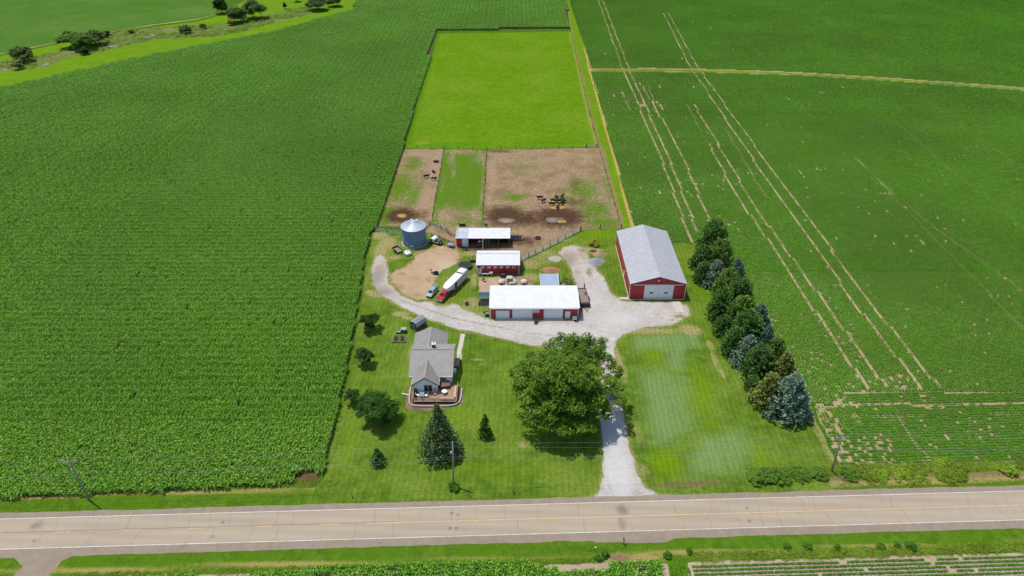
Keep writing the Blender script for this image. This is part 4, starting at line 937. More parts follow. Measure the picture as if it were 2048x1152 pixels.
# ---- gambrel garden shed
ga = Vector(G(827,644,2.5)); gb = Vector(G(843.5,632.5,2.5)); gc = (ga+gb)/2; gr = math.atan2(gb.y-ga.y, gb.x-ga.x) - PI/2
gs = thing('garden_shed', 'small brown garden shed with a grey gambrel roof', 'shed', (gc.x,gc.y,0), gr)
prof = [(-1.25,0),(1.25,0),(1.25,1.6),(.85,2.3),(0,2.62),(-.85,2.3),(-1.25,1.6)]
MB().yprism(prof, -1.7, 1.7).build('wall', m_brown, gs)
op = [(-1.35,1.5),(-.9,2.36),(0,2.70),(.9,2.36),(1.35,1.5),(1.43,1.54),(.95,2.43),(0,2.79),(-.95,2.43),(-1.43,1.54)]
rf = MB().yprism(op, -1.85, 1.85).build('roof', paint('shed_roof_grey', (0.20,0.225,0.235,1), .5, .4, vary=.1), gs)
MB().box(-.7,-.01,-1.76,-1.705,.1,1.9).build('door', m_wood, gs); MB().box(.01,.7,-1.76,-1.705,.1,1.9).build('door', m_wood, gs)
# ================================================================== TREES AND SHRUBS
m_bark = paint('bark', (0.12,0.095,0.075,1), 0.95, 0.1, vary=0.3, scale=3, bump=0.6)
LM = {
 'maple': leafmat('maple_leaf', A(60,100,18,.82), A(116,150,44,.84), A(140,162,52,.84), trans=.3, big=.25, bigc=.22),
 'ash': leafmat('ash_leaf', A(50,98,18,.8), A(98,146,40,.8), None, trans=.28, big=.3, bigc=.15),
 'shade': leafmat('shade_leaf', A(40,80,20,.75), A(84,124,40,.75), None, trans=.25, big=.3, bigc=.15),
 'plum': leafmat('dark_leaf', A(36,62,20,.75), A(68,100,30,.75), None, trans=.15, big=.4, bigc=.15),
 'pine': leafmat('pine_needle', A(72,102,36,1.3), A(124,152,66,1.3), A(142,158,82,1.3), trans=.3, big=.3, bigc=.2),
 'darkpine': leafmat('dark_pine_needle', A(60,94,40,1.3), A(108,142,70,1.3), None, trans=.3, big=.3, bigc=.2),
 'blue': leafmat('blue_spruce_needle', A(84,110,86,1.2), A(146,168,146,1.2), A(162,180,160,1.2), trans=.28, big=.3, bigc=.15),
 'bluer': leafmat('pale_blue_needle', A(86,114,92,1.05), A(142,166,146,1.05), None, trans=.28, big=.3, bigc=.15),
 'olive': leafmat('olive_spruce_needle', A(92,110,44,1.1), A(148,160,76,1.1), A(154,150,108,1.1), trans=.12, big=.3, bigc=.15),
 'spruce': leafmat('spruce_needle', A(74,100,54,1.2), A(128,150,92,1.2), A(146,160,116,1.2), trans=.28, big=.35, bigc=.15),
 'bush': leafmat('bush_leaf', A(66,106,30,.85), A(120,156,56,.85), None, trans=.25, big=.3, bigc=.2),
 'willow': leafmat('willow_leaf', A(64,92,36,.85), A(112,136,66,.85), A(132,148,84,.85), trans=.25, big=.2, bigc=.2),
 'yellow': leafmat('yellow_leaf', A(150,150,20,.8), A(196,190,60,.8), A(110,140,40,.8), trans=.25, big=.3, bigc=.15),
 'grass': leafmat('tall_grass', A(96,136,24,.8), A(146,178,46,.8), A(196,186,104,.8), trans=.25, big=.15, bigc=.2),
}
def leaf(mb, c, nrm, s, rng, asp=.62):
    nrm = nrm.normalized(); a = rng.random()*6.283
    u = nrm.orthogonal().normalized(); v = nrm.cross(u); u, v = u*math.cos(a)+v*math.sin(a), v*math.cos(a)-u*math.sin(a)
    mb.add([c-u*s, c-v*s*asp, c+u*s, c+v*s*asp], [(0,1,2,3)])
def rdir(rng):
    z = rng.uniform(-1,1); t = rng.random()*6.283; r = math.sqrt(1-z*z); return Vector((r*math.cos(t), r*math.sin(t), z))
def clump(mb, c, r, n_, s, rng, flat=.75):
    for _ in range(n_):
        d = rdir(rng)
        if d.z < -.25 and rng.random() < .7: d.z = -d.z
        p = c + Vector((d.x*r, d.y*r, d.z*r*flat))*(rng.random()**.33)
        leaf(mb, p, d*.6 + Vector((0,0,.75)) + rdir(rng)*.45, s*rng.uniform(.7,1.25), rng)
def limb(mb, a, b, r0, r1, rng, sag=.0):
    a = Vector(a); b = Vector(b); m1 = a.lerp(b,.4) + Vector((rng.uniform(-.1,.1),rng.uniform(-.1,.1),.12))*(b-a).length; 
    mb.tube([a, m1, a.lerp(b,.75)+Vector((0,0,.06))*(b-a).length, b], [r0, r0*.7, r0*.45, r1], 6)
def lobed_tree(name, label, loc, lobes, trunk_h, trunk_r, mat, nl, ls, cr=(.24,.36), seed=1, group=None, cat='tree', dens=1.0, trunks=((0,0),)):
    """lobes: (x,y,z,radius x/y, radius z) relative to the base; clumps of leaves sit on and inside every lobe"""
    rng = random.Random(seed); t = thing(name, label, cat, (loc[0],loc[1],0), 0, group)
    lv = MB(); tr = MB()
    for tx, ty in trunks: tr.tube([(tx,ty,-.1),(tx*1.1,ty*1.1,trunk_h*.5),(tx*1.3+.1,ty*1.3,trunk_h)], [trunk_r*1.25, trunk_r, trunk_r*.75], 10)
    for (x,y,z,rx,rz) in lobes:
        b = min(trunks, key=lambda q: (q[0]-x)**2+(q[1]-y)**2)
        limb(tr, (b[0]*1.3+.1,b[1]*1.3,trunk_h*rng.uniform(.75,.98)), (x,y,z), trunk_r*.5, .05, rng)
        k = max(9, int(17*dens*(rx/3.5)**1.2))
        for i in range(k):
            d = rdir(rng)
            if d.z < -.35: d.z *= -.6
            q = rng.uniform(.55,.98); c = Vector((x+d.x*rx*q, y+d.y*rx*q, z+d.z*rz*q)); r = rx*rng.uniform(*cr)
            if rng.random() < .35: limb(tr, (x,y,z), c, trunk_r*.14, .02, rng)
            clump(lv, c, r, int(nl/22*(r/ls)**2)+14, ls, rng)
    tr.build('trunk', m_bark, t, smooth=True, recalc=False)
    lv.build('crown', mat, t, recalc=False)
    return t
def round_tree(name, label, loc, H, R, mat, seed, zb=.25, nl=70, ls=.2, group=None, cat='tree', dens=1.0, tr=None, nlobe=7):
    rng = random.Random(seed); lob = []
    zc = H*(1+zb)/2; rz = H*(1-zb)/2
    for i in range(nlobe):
        a = 6.283*i/nlobe + rng.uniform(-.3,.3); q = rng.uniform(.4,.62)
        lob.append((R*q*math.cos(a), R*q*math.sin(a), zc + rz*rng.uniform(-.45,.35), R*rng.uniform(.4,.56), rz*.5))
    lob.append((0,0,zc+rz*.4,R*.55,rz*.55))
    return lobed_tree(name, label, loc, lob, H*max(zb,.18)*1.4, tr or max(.06,H*.022), mat, nl, ls, (.36,.55), seed, group, cat, dens)
def conifer_mesh(seed, H, R, shape, nwh, nbr, size, droop):
    """whorls of branches, each carrying tufts of needles; shape(t) gives the reach at height t"""
    rng = random.Random(seed); lv = MB(); tr = MB()
    tr.tube([(0,0,-.1),(0,0,H*.5),(0,0,H*.96)], [R*.06+.06, R*.04+.03, .02], 7)
    for w in range(nwh):
        t = (w+rng.uniform(-.3,.3))/nwh; t = max(.0,min(.99,t)); z = H*(.05+.95*t); rr = R*shape(t)
        for b in range(max(4,int(nbr*(.35+.65*shape(t))))):
            a = rng.random()*6.283; L = rr*rng.uniform(.72,1.12); d = Vector((math.cos(a),math.sin(a),0))
            if rng.random() < .25: tr.obox((0,0,z), tuple(d*L*.85+Vector((0,0,z-droop*L*.8))), .06, .06)
            nt = max(2,int(L/(size*1.25)))
            for k in range(nt):
                f = (k+1)/nt
                if f < .3: continue
                p = d*L*f + Vector((0,0,z - droop*L*f*f + rng.uniform(-.1,.15))) + Vector((-d.y,d.x,0))*rng.uniform(-.35,.35)*L*f*.6
                for j in range(9):
                    q = (d*.8 + rdir(rng)*.9 + Vector((0,0,.45))).normalized(); s = size*rng.uniform(.6,1.1)
                    sd = q.cross(rdir(rng)).normalized()*s*.32
                    lv.add([p-sd*.6, p+sd*.6, p+q*s*.6+sd, p+q*s, p+q*s*.6-sd], [(0,1,2,3,4)])
    return lv, tr
SH_PINE = lambda t: (max(0,1-t)**.42)*min(1,.7+2.2*t)
SH_SPRUCE = lambda t: min(1,.78+2*t)*(1-t)**.62 + .02
SH_CONE = lambda t: (1-t)**.95*min(1,.8+3*t)+.02
CM = {}
def conifer(name, label, loc, H, R, kind, mat, seed, rz=0.0, group='evergreens in the windbreak row', variant=0):
    key = (kind, mat, variant)
    if key not in CM:
        if kind == 'pine': lv, tr = conifer_mesh(50+variant, 10, 4.3, SH_PINE, 26, 15, .62, .05)
        elif kind == 'spruce': lv, tr = conifer_mesh(70+variant, 10, 4.0, SH_SPRUCE, 28, 15, .52, .22)
        elif kind == 'tall': lv, tr = conifer_mesh(80+variant, 14, 5.0, SH_CONE, 36, 16, .5, .25)
        else: lv, tr = conifer_mesh(90+variant, 5, 1.4, SH_CONE, 22, 10, .3, .15)
        CM[key] = (lv.mesh('crown', LM[mat]), tr.mesh('trunk', m_bark, recalc=True), {'pine':(10,4.3),'spruce':(10,4.0),'tall':(14,5.0)}.get(kind,(5,1.4)))
    c, tr, (h0, r0) = CM[key]
    t = thing(name, label, 'tree', (loc[0],loc[1],0), rz, group)
    for nm, me in (('trunk',tr),('crown',c)):
        o = link_mesh(nm, me, None, t); o.scale = (R/r0, R/r0, H/h0)
    return t

# ---- the large shade tree by the drive
bl = G(1132,772,9.5)
lob = []
for px, py, z, r, rz in [(1080,735,10.5,4.8,3.6),(1130,706,11.5,5.0,3.6),(1183,702,11,4.2,3.4),(1100,795,9,5.4,4.0),(1160,800,8.5,5.0,3.8),(1056,775,8,4.2,3.6),(1075,820,6.0,4.2,3.0),(1140,752,13.5,5.4,3.4),(1222,800,7.0,3.0,2.2),(1120,850,5.0,4.2,2.4),(1165,845,5.4,3.6,2.4),(1222,745,8.5,2.6,2.0),(1045,745,8,3.0,2.6),(1196,722,9.5,3.6,2.6),(1208,772,8,3.2,2.2),(1192,795,8,3.6,2.8),(1200,830,5,2.6,1.8),(1100,760,14,3.6,2.4),(1240,775,6.5,1.8,1.5)]:
    x, y = G(px,py,z); lob.append((x-bl[0], y-bl[1], z, r, rz))
lobed_tree('shade_tree', 'huge spreading leafy shade tree overhanging the gravel drive', bl, lob, 4.5, .55, LM['maple'], 62, .26, (.22,.36), 5, dens=1.25, trunks=((-1.4,.4),(1.3,-.3)))

# ---- lawn trees
round_tree('lawn_tree', 'small round dark tree on the lawn nearest the garden bed', G(741,659), 4.7, 2.7, LM['plum'], 21, .1, 130, .17, 'dark trees along the lawn edge')
round_tree('lawn_tree', 'small uneven dark tree in the middle of the three by the corn', G(730,728), 4.6, 2.3, LM['plum'], 22, .1, 130, .17, 'dark trees along the lawn edge')
round_tree('lawn_tree', 'smallest dark tree beside the corn, next to the wide leafy tree', G(706,806), 4.0, 1.95, LM['plum'], 23, .14, 130, .16, 'dark trees along the lawn edge')
round_tree('leafy_tree', 'wide leafy green tree on the lawn left of the deck', G(756,842), 7.4, 4.25, LM['shade'], 24, .06, 80, .2, dens=1.4, nlobe=9)
conifer('spruce_tree', 'tall cone-shaped spruce in front of the wooden deck', G(881,905), 13.5, 4.7, 'tall', 'spruce', 1, .3, None)
conifer('young_conifer', 'young green conifer on the lawn right of the tall spruce', G(971,872), 6.2, 1.6, 'young', 'bush', 2, 0, None)
conifer('young_conifer', 'young bushy conifer on the lawn near the road, left of the utility pole', G(757,926), 4.2, 1.75, 'young', 'darkpine', 3, 1, None, variant=1)

# ---- evergreen row
ROW = [(1430,468,6.0,10.5,4.6,'pine','darkpine','dark pine at the end of the evergreen row beside the machine shed roof'),
 (1405,512,4.0,7.5,3.4,'pine','darkpine','dark pine leaning out of the evergreen row towards the machine shed'),
 (1441,504,5.5,9.8,4.1,'pine','pine','second tall pine in the evergreen row, green-brown'),
 (1408,545,3.0,6.5,2.9,'pine','darkpine','low dark pine on the lawn side of the row, next to a blue spruce'),
 (1433,545,4.2,8.2,3.5,'spruce','blue','blue-grey spruce on the lawn side, behind the machine shed corner'),
 (1474,540,4.2,8.0,2.9,'spruce','bluer','blue spruce on the field side among the rear pines'),
 (1456,566,5.0,9.6,3.8,'pine','pine','green pine in the row between two blue spruces'),
 (1478,586,5.2,9.8,4.4,'pine','darkpine','broad dark pine in the middle of the evergreen row'),
 (1446,606,4.5,8.8,3.8,'pine','darkpine','dark pine on the lawn side across from the shed doors'),
 (1484,624,5.0,9.6,4.2,'pine','pine','green pine mid-row with a blue spruce on its field side'),
 (1519,634,4.0,8.0,3.2,'spruce','bluer','pale blue spruce on the field side at mid-row'),
 (1446,650,2.6,5.6,2.6,'pine','darkpine','low dark pine on the lawn side at mid-row'),
 (1497,655,5.0,9.8,4.6,'pine','darkpine','broad dark pine right behind the pale blue-tipped spruce'),
 (1470,684,3.5,7.6,3.4,'pine','darkpine','dark pine on the lawn side before the grey-blue spruce'),
 (1496,700,4.2,8.4,3.7,'spruce','blue','grey-blue spruce on the lawn side in the front half of the row'),
 (1534,680,4.4,8.6,2.5,'spruce','bluer','bright blue spruce top showing between dark pines'),
 (1520,724,4.6,9.4,4.0,'pine','darkpine','very dark pine in the front half of the row'),
 (1552,706,4.2,8.4,2.9,'pine','pine','narrow green pine on the field side in the front half'),
 (1568,738,4.4,9.0,3.5,'spruce','olive','yellow-green spruce on the field side near the row end'),
 (1506,768,1.8,4.2,1.9,'pine','darkpine','small dark evergreen at the lawn foot of the row'),
 (1538,778,4.4,8.8,4.0,'spruce','olive','olive-brown spruce beside the big blue-grey end tree'),
 (1581,792,5.0,11.0,5.1,'spruce','blue','big blue-grey spruce ending the evergreen row near the road')]
for i, (px,py,zc,H,R,k,mt,lab) in enumerate(ROW):
    conifer('pine_tree' if k == 'pine' else 'spruce_tree', lab, G(px,py,zc), H, R*1.06, k, mt, i, i*1.7, variant=i % 2)

# ---- creek trees and shrubs
CR = [(441,12,5,11,5.4,'plum','dark round tree at the left of the creekside clump'),(474,30,4.5,10,6.6,'willow','grey-green tree in the middle of the creekside clump'),(506,22,5,12,8.0,'willow','largest grey-green tree of the creekside clump'),
 (462,44,2,4.5,2.8,'yellow','yellowish shrub at the foot of the creekside clump'),(634,8,4,9,7.6,'willow','broad grey-green tree beside the creek, far end'),(666,4,3,7,5.4,'willow','small tree beside the broad far-end creek tree'),(592,-2,2,5,3.2,'plum','dark small tree on the meadow beyond the creek'),(569,12,2,4.5,1.4,'plum','slim dark sapling on the creek bank'),
 (143,80,4,9,7.0,'bush','leafy tree at the left of the creek thicket'),(166,86,4,9,6.6,'bush','leafy tree in the middle of the creek thicket'),(188,76,4,9,6.6,'willow','grey-green tree at the right of the creek thicket'),(213,68,2,4,2.4,'plum','small dark shrub right of the creek thicket'),(168,103,1.5,4,3.0,'plum','dark low shrub under the creek thicket'),
 (370,60,2,5,4.0,'willow','rounded shrub standing in the creek bed'),(406,53,1.5,3.4,2.4,'willow','small shrub right of the rounded creek shrub'),(44,110,3.5,8,6.0,'willow','green tree by the creek behind a yellow shrub'),(36,113,3,6,3.2,'yellow','yellow-leaved shrub by the creek'),(36,133,1.5,3.6,2.8,'willow','low shrub on the near creek bank below the yellow shrub'),
 (262,63,1,2.0,1.8,'willow','small weedy shrub on the far creek bank')]
for i, (px,py,zc,H,R,mt,lab) in enumerate(CR):
    round_tree('creek_tree' if H > 5 else 'creek_shrub', lab, G(px,py,zc), H, R, LM[mt], 200+i, .04, 60, .42, 'trees and shrubs along the creek', 'tree' if H > 5 else 'shrub', 1.5, nlobe=9)
# ---- yard shrubs
round_tree('shrub', 'yellow-green shrub behind the grey gravel pile', G(1187,489), 1.7, 2.0, LM['yellow'], 301, .02, 70, .16, cat='shrub', nlobe=5)
round_tree('shrub', 'leafy vine clump round the foot of the utility pole', (G(907,978)[0],G(907,978)[1]), 1.3, 1.15, LM['ash'], 302, .02, 90, .12, cat='shrub', nlobe=5)
VB = ['low', 'sprawling', 'bushy', 'ragged', 'dense', 'rounded']
for i, (px,py,r,h,lab) in enumerate([(1508,962,1.5,.8,'low leafy bush at the lawn end of the overgrown verge'),(1532,957,2.0,1.3,'tall leafy bush standing out of the verge beside the lawn'),(1562,955,2.0,1.2,'leafy bush next to the tall one in the verge beside the lawn'),(1600,953,2.2,.8,'sprawling bush in the verge below the big blue-grey spruce'),(1637,950,1.9,.9,'bush just left of the leaning pole at the bean field corner'),
    (1700,951,2.0,.9,'bush just right of the thin post in the overgrown verge'),(1745,949,3.2,.4,None),(1815,948,3.4,.4,None),(1900,946,3.6,.4,None),(2019,946,1.7,1.3,None)]):
    round_tree('verge_shrub', lab or 'low sprawling bush in the overgrown verge below the bare bean field margin', G(px,py), h, r, LM['bush' if lab else 'grass'], 320+i, .0, 50, .15, 'bushes in the overgrown verge', 'shrub', nlobe=6)
for i, (px,py,r,h) in enumerate([(1574,1096,.7,.8),(1615,1095,.9,1.0),(1674,1098,.7,1.0),(1760,1094,.8,.8),(1794,1092,.7,.8),(1820,1095,1.1,1.2),(1335,1112,.8,.9),(1378,1104,.7,.9),(1210,1112,.9,1.0),(1196,1118,.8,.9)]):
    round_tree('verge_shrub', 'small green bush on the verge in front of the neat bean rows' if i < 6 else ('small green bush between the field entrance and the neat bean rows' if i < 8 else 'small green bush close to the white-topped marker post'), G(px,py), h, r, LM['ash'], 350+i, .0, 60, .13, 'bushes on the far verge', 'shrub', nlobe=4)
# ---- tall grass and weeds
def tuft(mb, rng, n_=34, h=.35, size=.11, spread=.5):
    for _ in range(n_):
        a = rng.random()*6.283; r = spread*rng.random()**.6
        z = h*(1-.6*(r/spread)**2)*rng.uniform(.25,1.0)
        leaf(mb, Vector((r*math.cos(a), r*math.sin(a), z)), Vector((math.cos(a)*.5, math.sin(a)*.5, .9)) + rdir(rng)*.5, size*rng.uniform(.6,1.2), rng, .4)
grass_tiles = tileset('grass_tufts', [lambda mb, r: tuft(mb, r)]*4 + [lambda mb, r: tuft(mb, r, 46, .6, .14, .7)]*3, LM['grass'])
def tufts(P, big=False, s=(.6,1.2)):
    n_ = len(P); sc = NP.uniform(s[0], s[1], n_); v = NP.integers(4,7,n_) if big else NP.integers(0,4,n_)
    return np.stack([P[:,0],P[:,1],np.zeros(n_),v,NP.uniform(0,6.28,n_),sc,sc,sc],1)
def band(s0, s1, t0, t1, n_): 
    s = NP.uniform(s0,s1,n_); t = NP.uniform(t0,t1,n_); return np.stack([s, ROAD_Y0+ROAD_K*s+t],1)
Pn = np.vstack([tufts(band(47,110,8.6,10.7,1300), True, (.5,.9)), tufts(band(32,110,4.9,6.5,300), False, (.3,.6)), tufts(band(-100,-34,9.0,10.4,700), False,(.6,1.2)), tufts(band(-100,-34,4.9,7.5,500), False,(.3,.6)),
                tufts(band(-34,12,4.7,5.2,160),False,(.3,.5))])
scatter('tall_grass', Pn, grass_tiles, 'tall weedy grass along the farm side of the road', 'grass', LM['grass'])
Ps = np.vstack([tufts(band(32,110,-10.0,-8.2,900), True,(.6,1.0)), tufts(band(-76,16,-9.6,-8.6,700), False,(.6,1.1)), tufts(band(-70,12,-6.4,-5.2,300), False,(.3,.5)), tufts(band(36,110,-6.4,-5.2,260), False,(.3,.5))])
scatter('tall_grass', Ps, grass_tiles, 'tall weedy grass along the verge across the road', 'grass', LM['grass'])
cb = np.array(creek_bed); q = np.stack([NP.uniform(-330,-110,9000), NP.uniform(340,560,9000)],1); q = q[inpoly(q, creek_bed)][:1100]; q = q[vnoise(q, .06, 71) > .35]
scatter('creek_weeds', tufts(q, True,(1.2,2.6)), grass_tiles, 'rank weeds growing along the muddy creek', 'weeds', LM['grass'])
cf = [(x-.75, y) for x, y in GP([(646,948),(664,880),(686,782),(708,660),(719,592),(729,520),(742,466)])]
q = []
for i in range(len(cf)-1):
    a = np.array(cf[i]); b = np.array(cf[i+1]); k = int(np.hypot(*(b-a))*1.6); tt = NP.random(k)[:,None]; q.append(a+(b-a)*tt+NP.normal(0,.3,(k,2))+[1.5,0])
scatter('edge_grass', tufts(np.vstack(q), False,(.4,.8)), grass_tiles, 'uncut grass edging the corn along the lawn', 'grass', LM['grass'])
# ================================================================== FENCES, POLES
def fence(name, label, pts, spacing, h=1.25, kind='wire', pw=.1, pm=None, group=None, end=True):
    o = thing(name, label, 'fence', (pts[0][0],pts[0][1],0), 0, group); pm = pm or m_wood
    me = MB().box(-pw/2,pw/2,-pw/2,pw/2,-.1,h).mesh('post', pm); ox, oy = pts[0]
    wires = MB(); P = [Vector((p[0]-ox,p[1]-oy,0)) for p in pts]
    for i in range(len(P)-1):
        a, b = P[i], P[i+1]; L = (b-a).length; n_ = max(1,round(L/spacing)); an_ = math.atan2(b.y-a.y,b.x-a.x)
        for k in range(n_+(1 if i==len(P)-2 and end else 0)):
            q = a+(b-a)*(k/n_); link_mesh('post', me, None, o, loc=(q.x+RNG.uniform(-.06,.06), q.y, RNG.uniform(-.12,.05)), rot=(RNG.uniform(-.04,.04),RNG.uniform(-.04,.04),an_))
        if kind == 'wire':
            for z in (.35,.65,.95,1.15): wires.obox(a+Vector((0,0,z)), b+Vector((0,0,z)), .012, .012)
        elif kind == 'mesh':
            for z in np.arange(.08,h-.05,.12): wires.obox(a+Vector((0,0,z)), b+Vector((0,0,z)), .024, .024)
            m_ = int(L/.16)
            for k in range(m_): q = a+(b-a)*(k/m_); wires.obox(q+Vector((0,0,.05)), q+Vector((0,0,h-.08)), .02, .02, (1,0,0))
    if kind in ('wire','mesh'): wires.build('wire_mesh' if kind == 'mesh' else 'wire', paint('fence_mesh_grey',(.5,.51,.52,1),.6,.3) if kind == 'mesh' else m_dkgrey, o, recalc=False)
    else:
        for i in range(len(P)-1):
            for z in (.4,.75,1.1):
                MB().obox(P[i]+Vector((0,0,z)), P[i+1]+Vector((0,0,z)), .04, .14).build('rail', pm, o)
    return o
m_dpost = paint('dark_post', (0.05,0.042,0.035,1), .9, .1, vary=.3)
fence('post_fence', 'wire fence with dark posts between the pasture and the pens', GP([(808,298),(888,298),(974,300),(1090,299),(1172,296)]), 5.6, 1.5, 'wire', .15, m_dpost)
fence('post_fence', 'wire fence between the left pen and the grassy middle pen', GP([(888,299),(862,447)]), 5.0, 1.3, 'wire', .13, m_dpost)
fence('post_fence', 'wire fence between the grassy middle pen and the large bare pen', GP([(974,301),(965,453)]), 5.0, 1.3, 'wire', .13, m_dpost)
fence('post_fence', 'wire fence along the right side of the large bare pen', GP([(1197,296),(1216,360),(1242,455)]), 5.5, 1.3, 'wire', .13, m_dpost)
fence('post_fence', 'wire fence along the right side of the bright pasture', GP([(1141,63),(1170,190),(1197,293)]), 6.0, 1.3, 'wire', .14, m_dpost)
fence('post_fence', 'wire fence between the bright pasture and the corn on its left', GP([(875.5,66),(808,297)]), 8.0, 1.3, 'wire', .13, m_dpost)
fence('post_fence', 'wire fence across the far end of the bright pasture', GP([(876,66.5),(1140,63)]), 8.0, 1.3, 'wire', .13, m_dpost)
fence('post_fence', 'wire fence between the left pen and the corn', GP([(808,299),(757,452)]), 6.0, 1.3, 'wire', .13, m_dpost)
fence('post_fence', 'short wire fence from the mesh fence to the pen corner', GP([(1162,461),(1200,458),(1243,456)]), 6.0, 1.6, 'wire', .22, m_dpost)
fence('mesh_fence', 'long slanting steel mesh fence behind the gravel yard', GP([(1042,522),(1100,494),(1160,462)]), 3.4, 1.55, 'mesh', .16, m_dpost)
fence('mesh_fence', 'steel mesh fence running from the corn to the grain bin', GP([(750,462),(775,467),(804,470)]), 4.5, 1.5, 'mesh', .16, m_dpost)
fence('mesh_fence', 'steel mesh fence from the grain bin towards the cattle shed', GP([(859,450),(882,458),(894,463)]), 4.5, 1.5, 'mesh', .16, m_dpost)
fence('rail_fence', 'weathered rail fence beside the open cattle shed', GP([(894,466),(902,473),(912,476)]), 1.6, 1.4, 'rail', .14, m_wood)
fence('rail_fence', 'old rail fence behind the hay wagon', GP([(864,474),(880,478),(908,491)]), 2.2, 1.4, 'rail', .14, m_wood)
gt = thing('field_gate', 'tubular steel gate in the pasture fence corner', 'gate', (*G(1174,296),0), math.atan2(G(1196,294)[1]-G(1174,296)[1], G(1196,294)[0]-G(1174,296)[0]))
for z in (.35,.65,.95,1.25): MB().obox((0,0,z),(3.9,0,z),.05,.05).build('rail', m_steel, gt)
for x in (0,1.95,3.9): MB().obox((x,0,.3),(x,0,1.3),.06,.06,(1,0,0)).build('upright', m_steel, gt)
MB().box(-.12,.12,-.12,.12,-.1,1.6).build('post', m_dpost, gt, loc=(-.2,0,0)); MB().box(-.12,.12,-.12,.12,-.1,1.6).build('post', m_dpost, gt, loc=(4.1,0,0))

m_pole = paint('pole_wood', (0.25,0.23,0.21,1), .9, .15, vary=.2, scale=2)
def pole(label, base, top, arm, extra=True):
    h = 11.5; o = thing('utility_pole', label, 'utility pole', (base[0],base[1],0), 0, 'utility poles along the road')
    tp = (top[0],top[1],h)
    MB().tube([(0,0,-.1),(top[0]*.5,top[1]*.5,h*.5),tp], [.19,.16,.12], 10).build('pole', m_pole, o, smooth=True)
    f = .92
    if arm: MB().obox((top[0]*f-1.2,top[1]*f-.25,h*f),(top[0]*f+1.2,top[1]*f+.25,h*f),.1,.12).build('crossarm', m_pole, o)
    for dx in ((-1.1,0,1.1) if arm else (0,)):
        MB().cyl((top[0]*(f if dx else 1)+dx, top[1], h*f+.06 if dx else h), .06, .22, 8).build('insulator', m_wtrim, o)
    if extra: MB().cyl((top[0]*.75-.32, top[1]*.75, h*.74), .2, .7, 10).build('transformer', m_steel, o, smooth=True)
    return o, h
pb_ = [G(179,1001), G(907,972), G(1663,943)]
lean_ = [(-.25,.3),(.35,.6),(-1.2,-.9)]
pole('leaning utility pole standing at the edge of the corn', pb_[0], lean_[0], True, False)
pole('grey utility pole with a leafy clump at its foot on the lawn', pb_[1], lean_[1], False, True)
pole('leaning utility pole at the corner of the bean field', pb_[2], lean_[2], True, False)
m_wire = paint('power_wire', (0.30,0.31,0.32,1), .5, .4)
tops = [Vector((b[0]+l[0], b[1]+l[1], 11.6)) for b, l in zip(pb_, lean_)]
tops = [tops[0]+(tops[0]-tops[1])*1.0] + tops + [tops[2]+(tops[2]-tops[1])*1.0]
for dz, lab, r in ((0,'topmost thin power wire running between the utility poles',.010),(-1.3,'thin power wire just below the topmost one',.010),(-3.9,'low telephone cable slung between the utility poles',.014),(-4.5,'lowest cable slung between the utility poles',.012)):
    mb = MB()
    for i in range(len(tops)-1):
        a, b = tops[i]+Vector((0,0,dz)), tops[i+1]+Vector((0,0,dz)); pts = [a.lerp(b,k/14)-Vector((0,0,4*1.0*(k/14)*(1-k/14))) for k in range(15)]
        mb.tube(pts, r, 4, cap=False)
    tag(mb.build('power_wire', m_wire, recalc=False), lab, 'wire')
def post_thing(name, label, cat, px, py, h, mat, w=.07):
    x, y = G(px,py); o = thing(name, label, cat, (x,y,0)); MB().box(-w/2,w/2,-w/2,w/2,-.05,h).build('post', mat, o); return o
o = post_thing('marker_post', 'thin dark guy post beside the leafy utility pole', 'post', 939,993, 2.2, m_dkgrey); MB().obox((-.02,0,2.0),(-.5,-.1,.2),.05,.05).build('brace', m_dkgrey, o)
o = post_thing('sign_post', 'small dark roadside sign seen edge-on at the lawn', 'sign', 1026,985, 1.2, m_brown, .09); MB().box(-.06,.06,-.3,.3,.6,1.3).build('sign_board', m_brown, o)
o = post_thing('marker_post', 'short dark post with a bare twig near the corn corner', 'post', 705,996, 1.0, m_dpost, .14); MB().obox((0,0,.9),(-.6,.2,2.4),.03,.03).build('twig', m_dpost, o)
o = post_thing('mailbox', 'black mailbox on a post across the road from the drive', 'mailbox', 1247,1089, 1.1, m_black, .1)
MB().yprism([(-.14,1.1),(.14,1.1),(.14,1.25),(.08,1.36),(-.08,1.36),(-.14,1.25)], -.15,.5).build('box', m_dkgrey, o)
post_thing('marker_post', 'thin dark post in the overgrown verge by the leaning pole', 'post', 1686,962, 2.6, m_dkgrey)
o = post_thing('marker_post', 'white-topped marker post in the grass across the road', 'post', 1190,1103, 1.0, m_dkgrey); MB().box(-.1,.1,-.1,.1,1.0,1.25).build('cap', m_wtrim, o)

# ================================================================== VEHICLES
m_redcar = paint('red_car_paint', (0.36,0.012,0.03,1), .22, .6, vary=.03); m_silver = paint('pale_blue_car_paint', (0.30,0.40,0.42,1), .25, .6, .3, vary=.03)
m_chrome = paint('chrome', (0.5,0.5,0.52,1), .2, .6, .8, vary=.05); m_lamp = paint('lamp_glass', (0.7,0.7,0.68,1), .15, .6); m_tail = paint('tail_lamp', (0.3,0.01,0.01,1), .2, .5)
m_twhite = paint('trailer_white', (0.72,0.72,0.73,1), .35, .45, vary=.03, scale=.8, dirt=((.5,.49,.47,1),.25)); m_tdark = paint('trailer_stripe', (0.07,0.055,0.055,1), .4, .4)
def wheel(root, x, y, r=.38, w=.26):
    t = MB().cyl((-w/2,0,0), r, w, 18, axis='x').build('wheel', m_rubber, root, loc=(x,y,r)); s = 1 if x > 0 else -1
    MB().cyl((s*w/2-(.0 if s>0 else .03),0,0), r*.58, .03, 12, axis='x').build('rim', m_chrome, t)
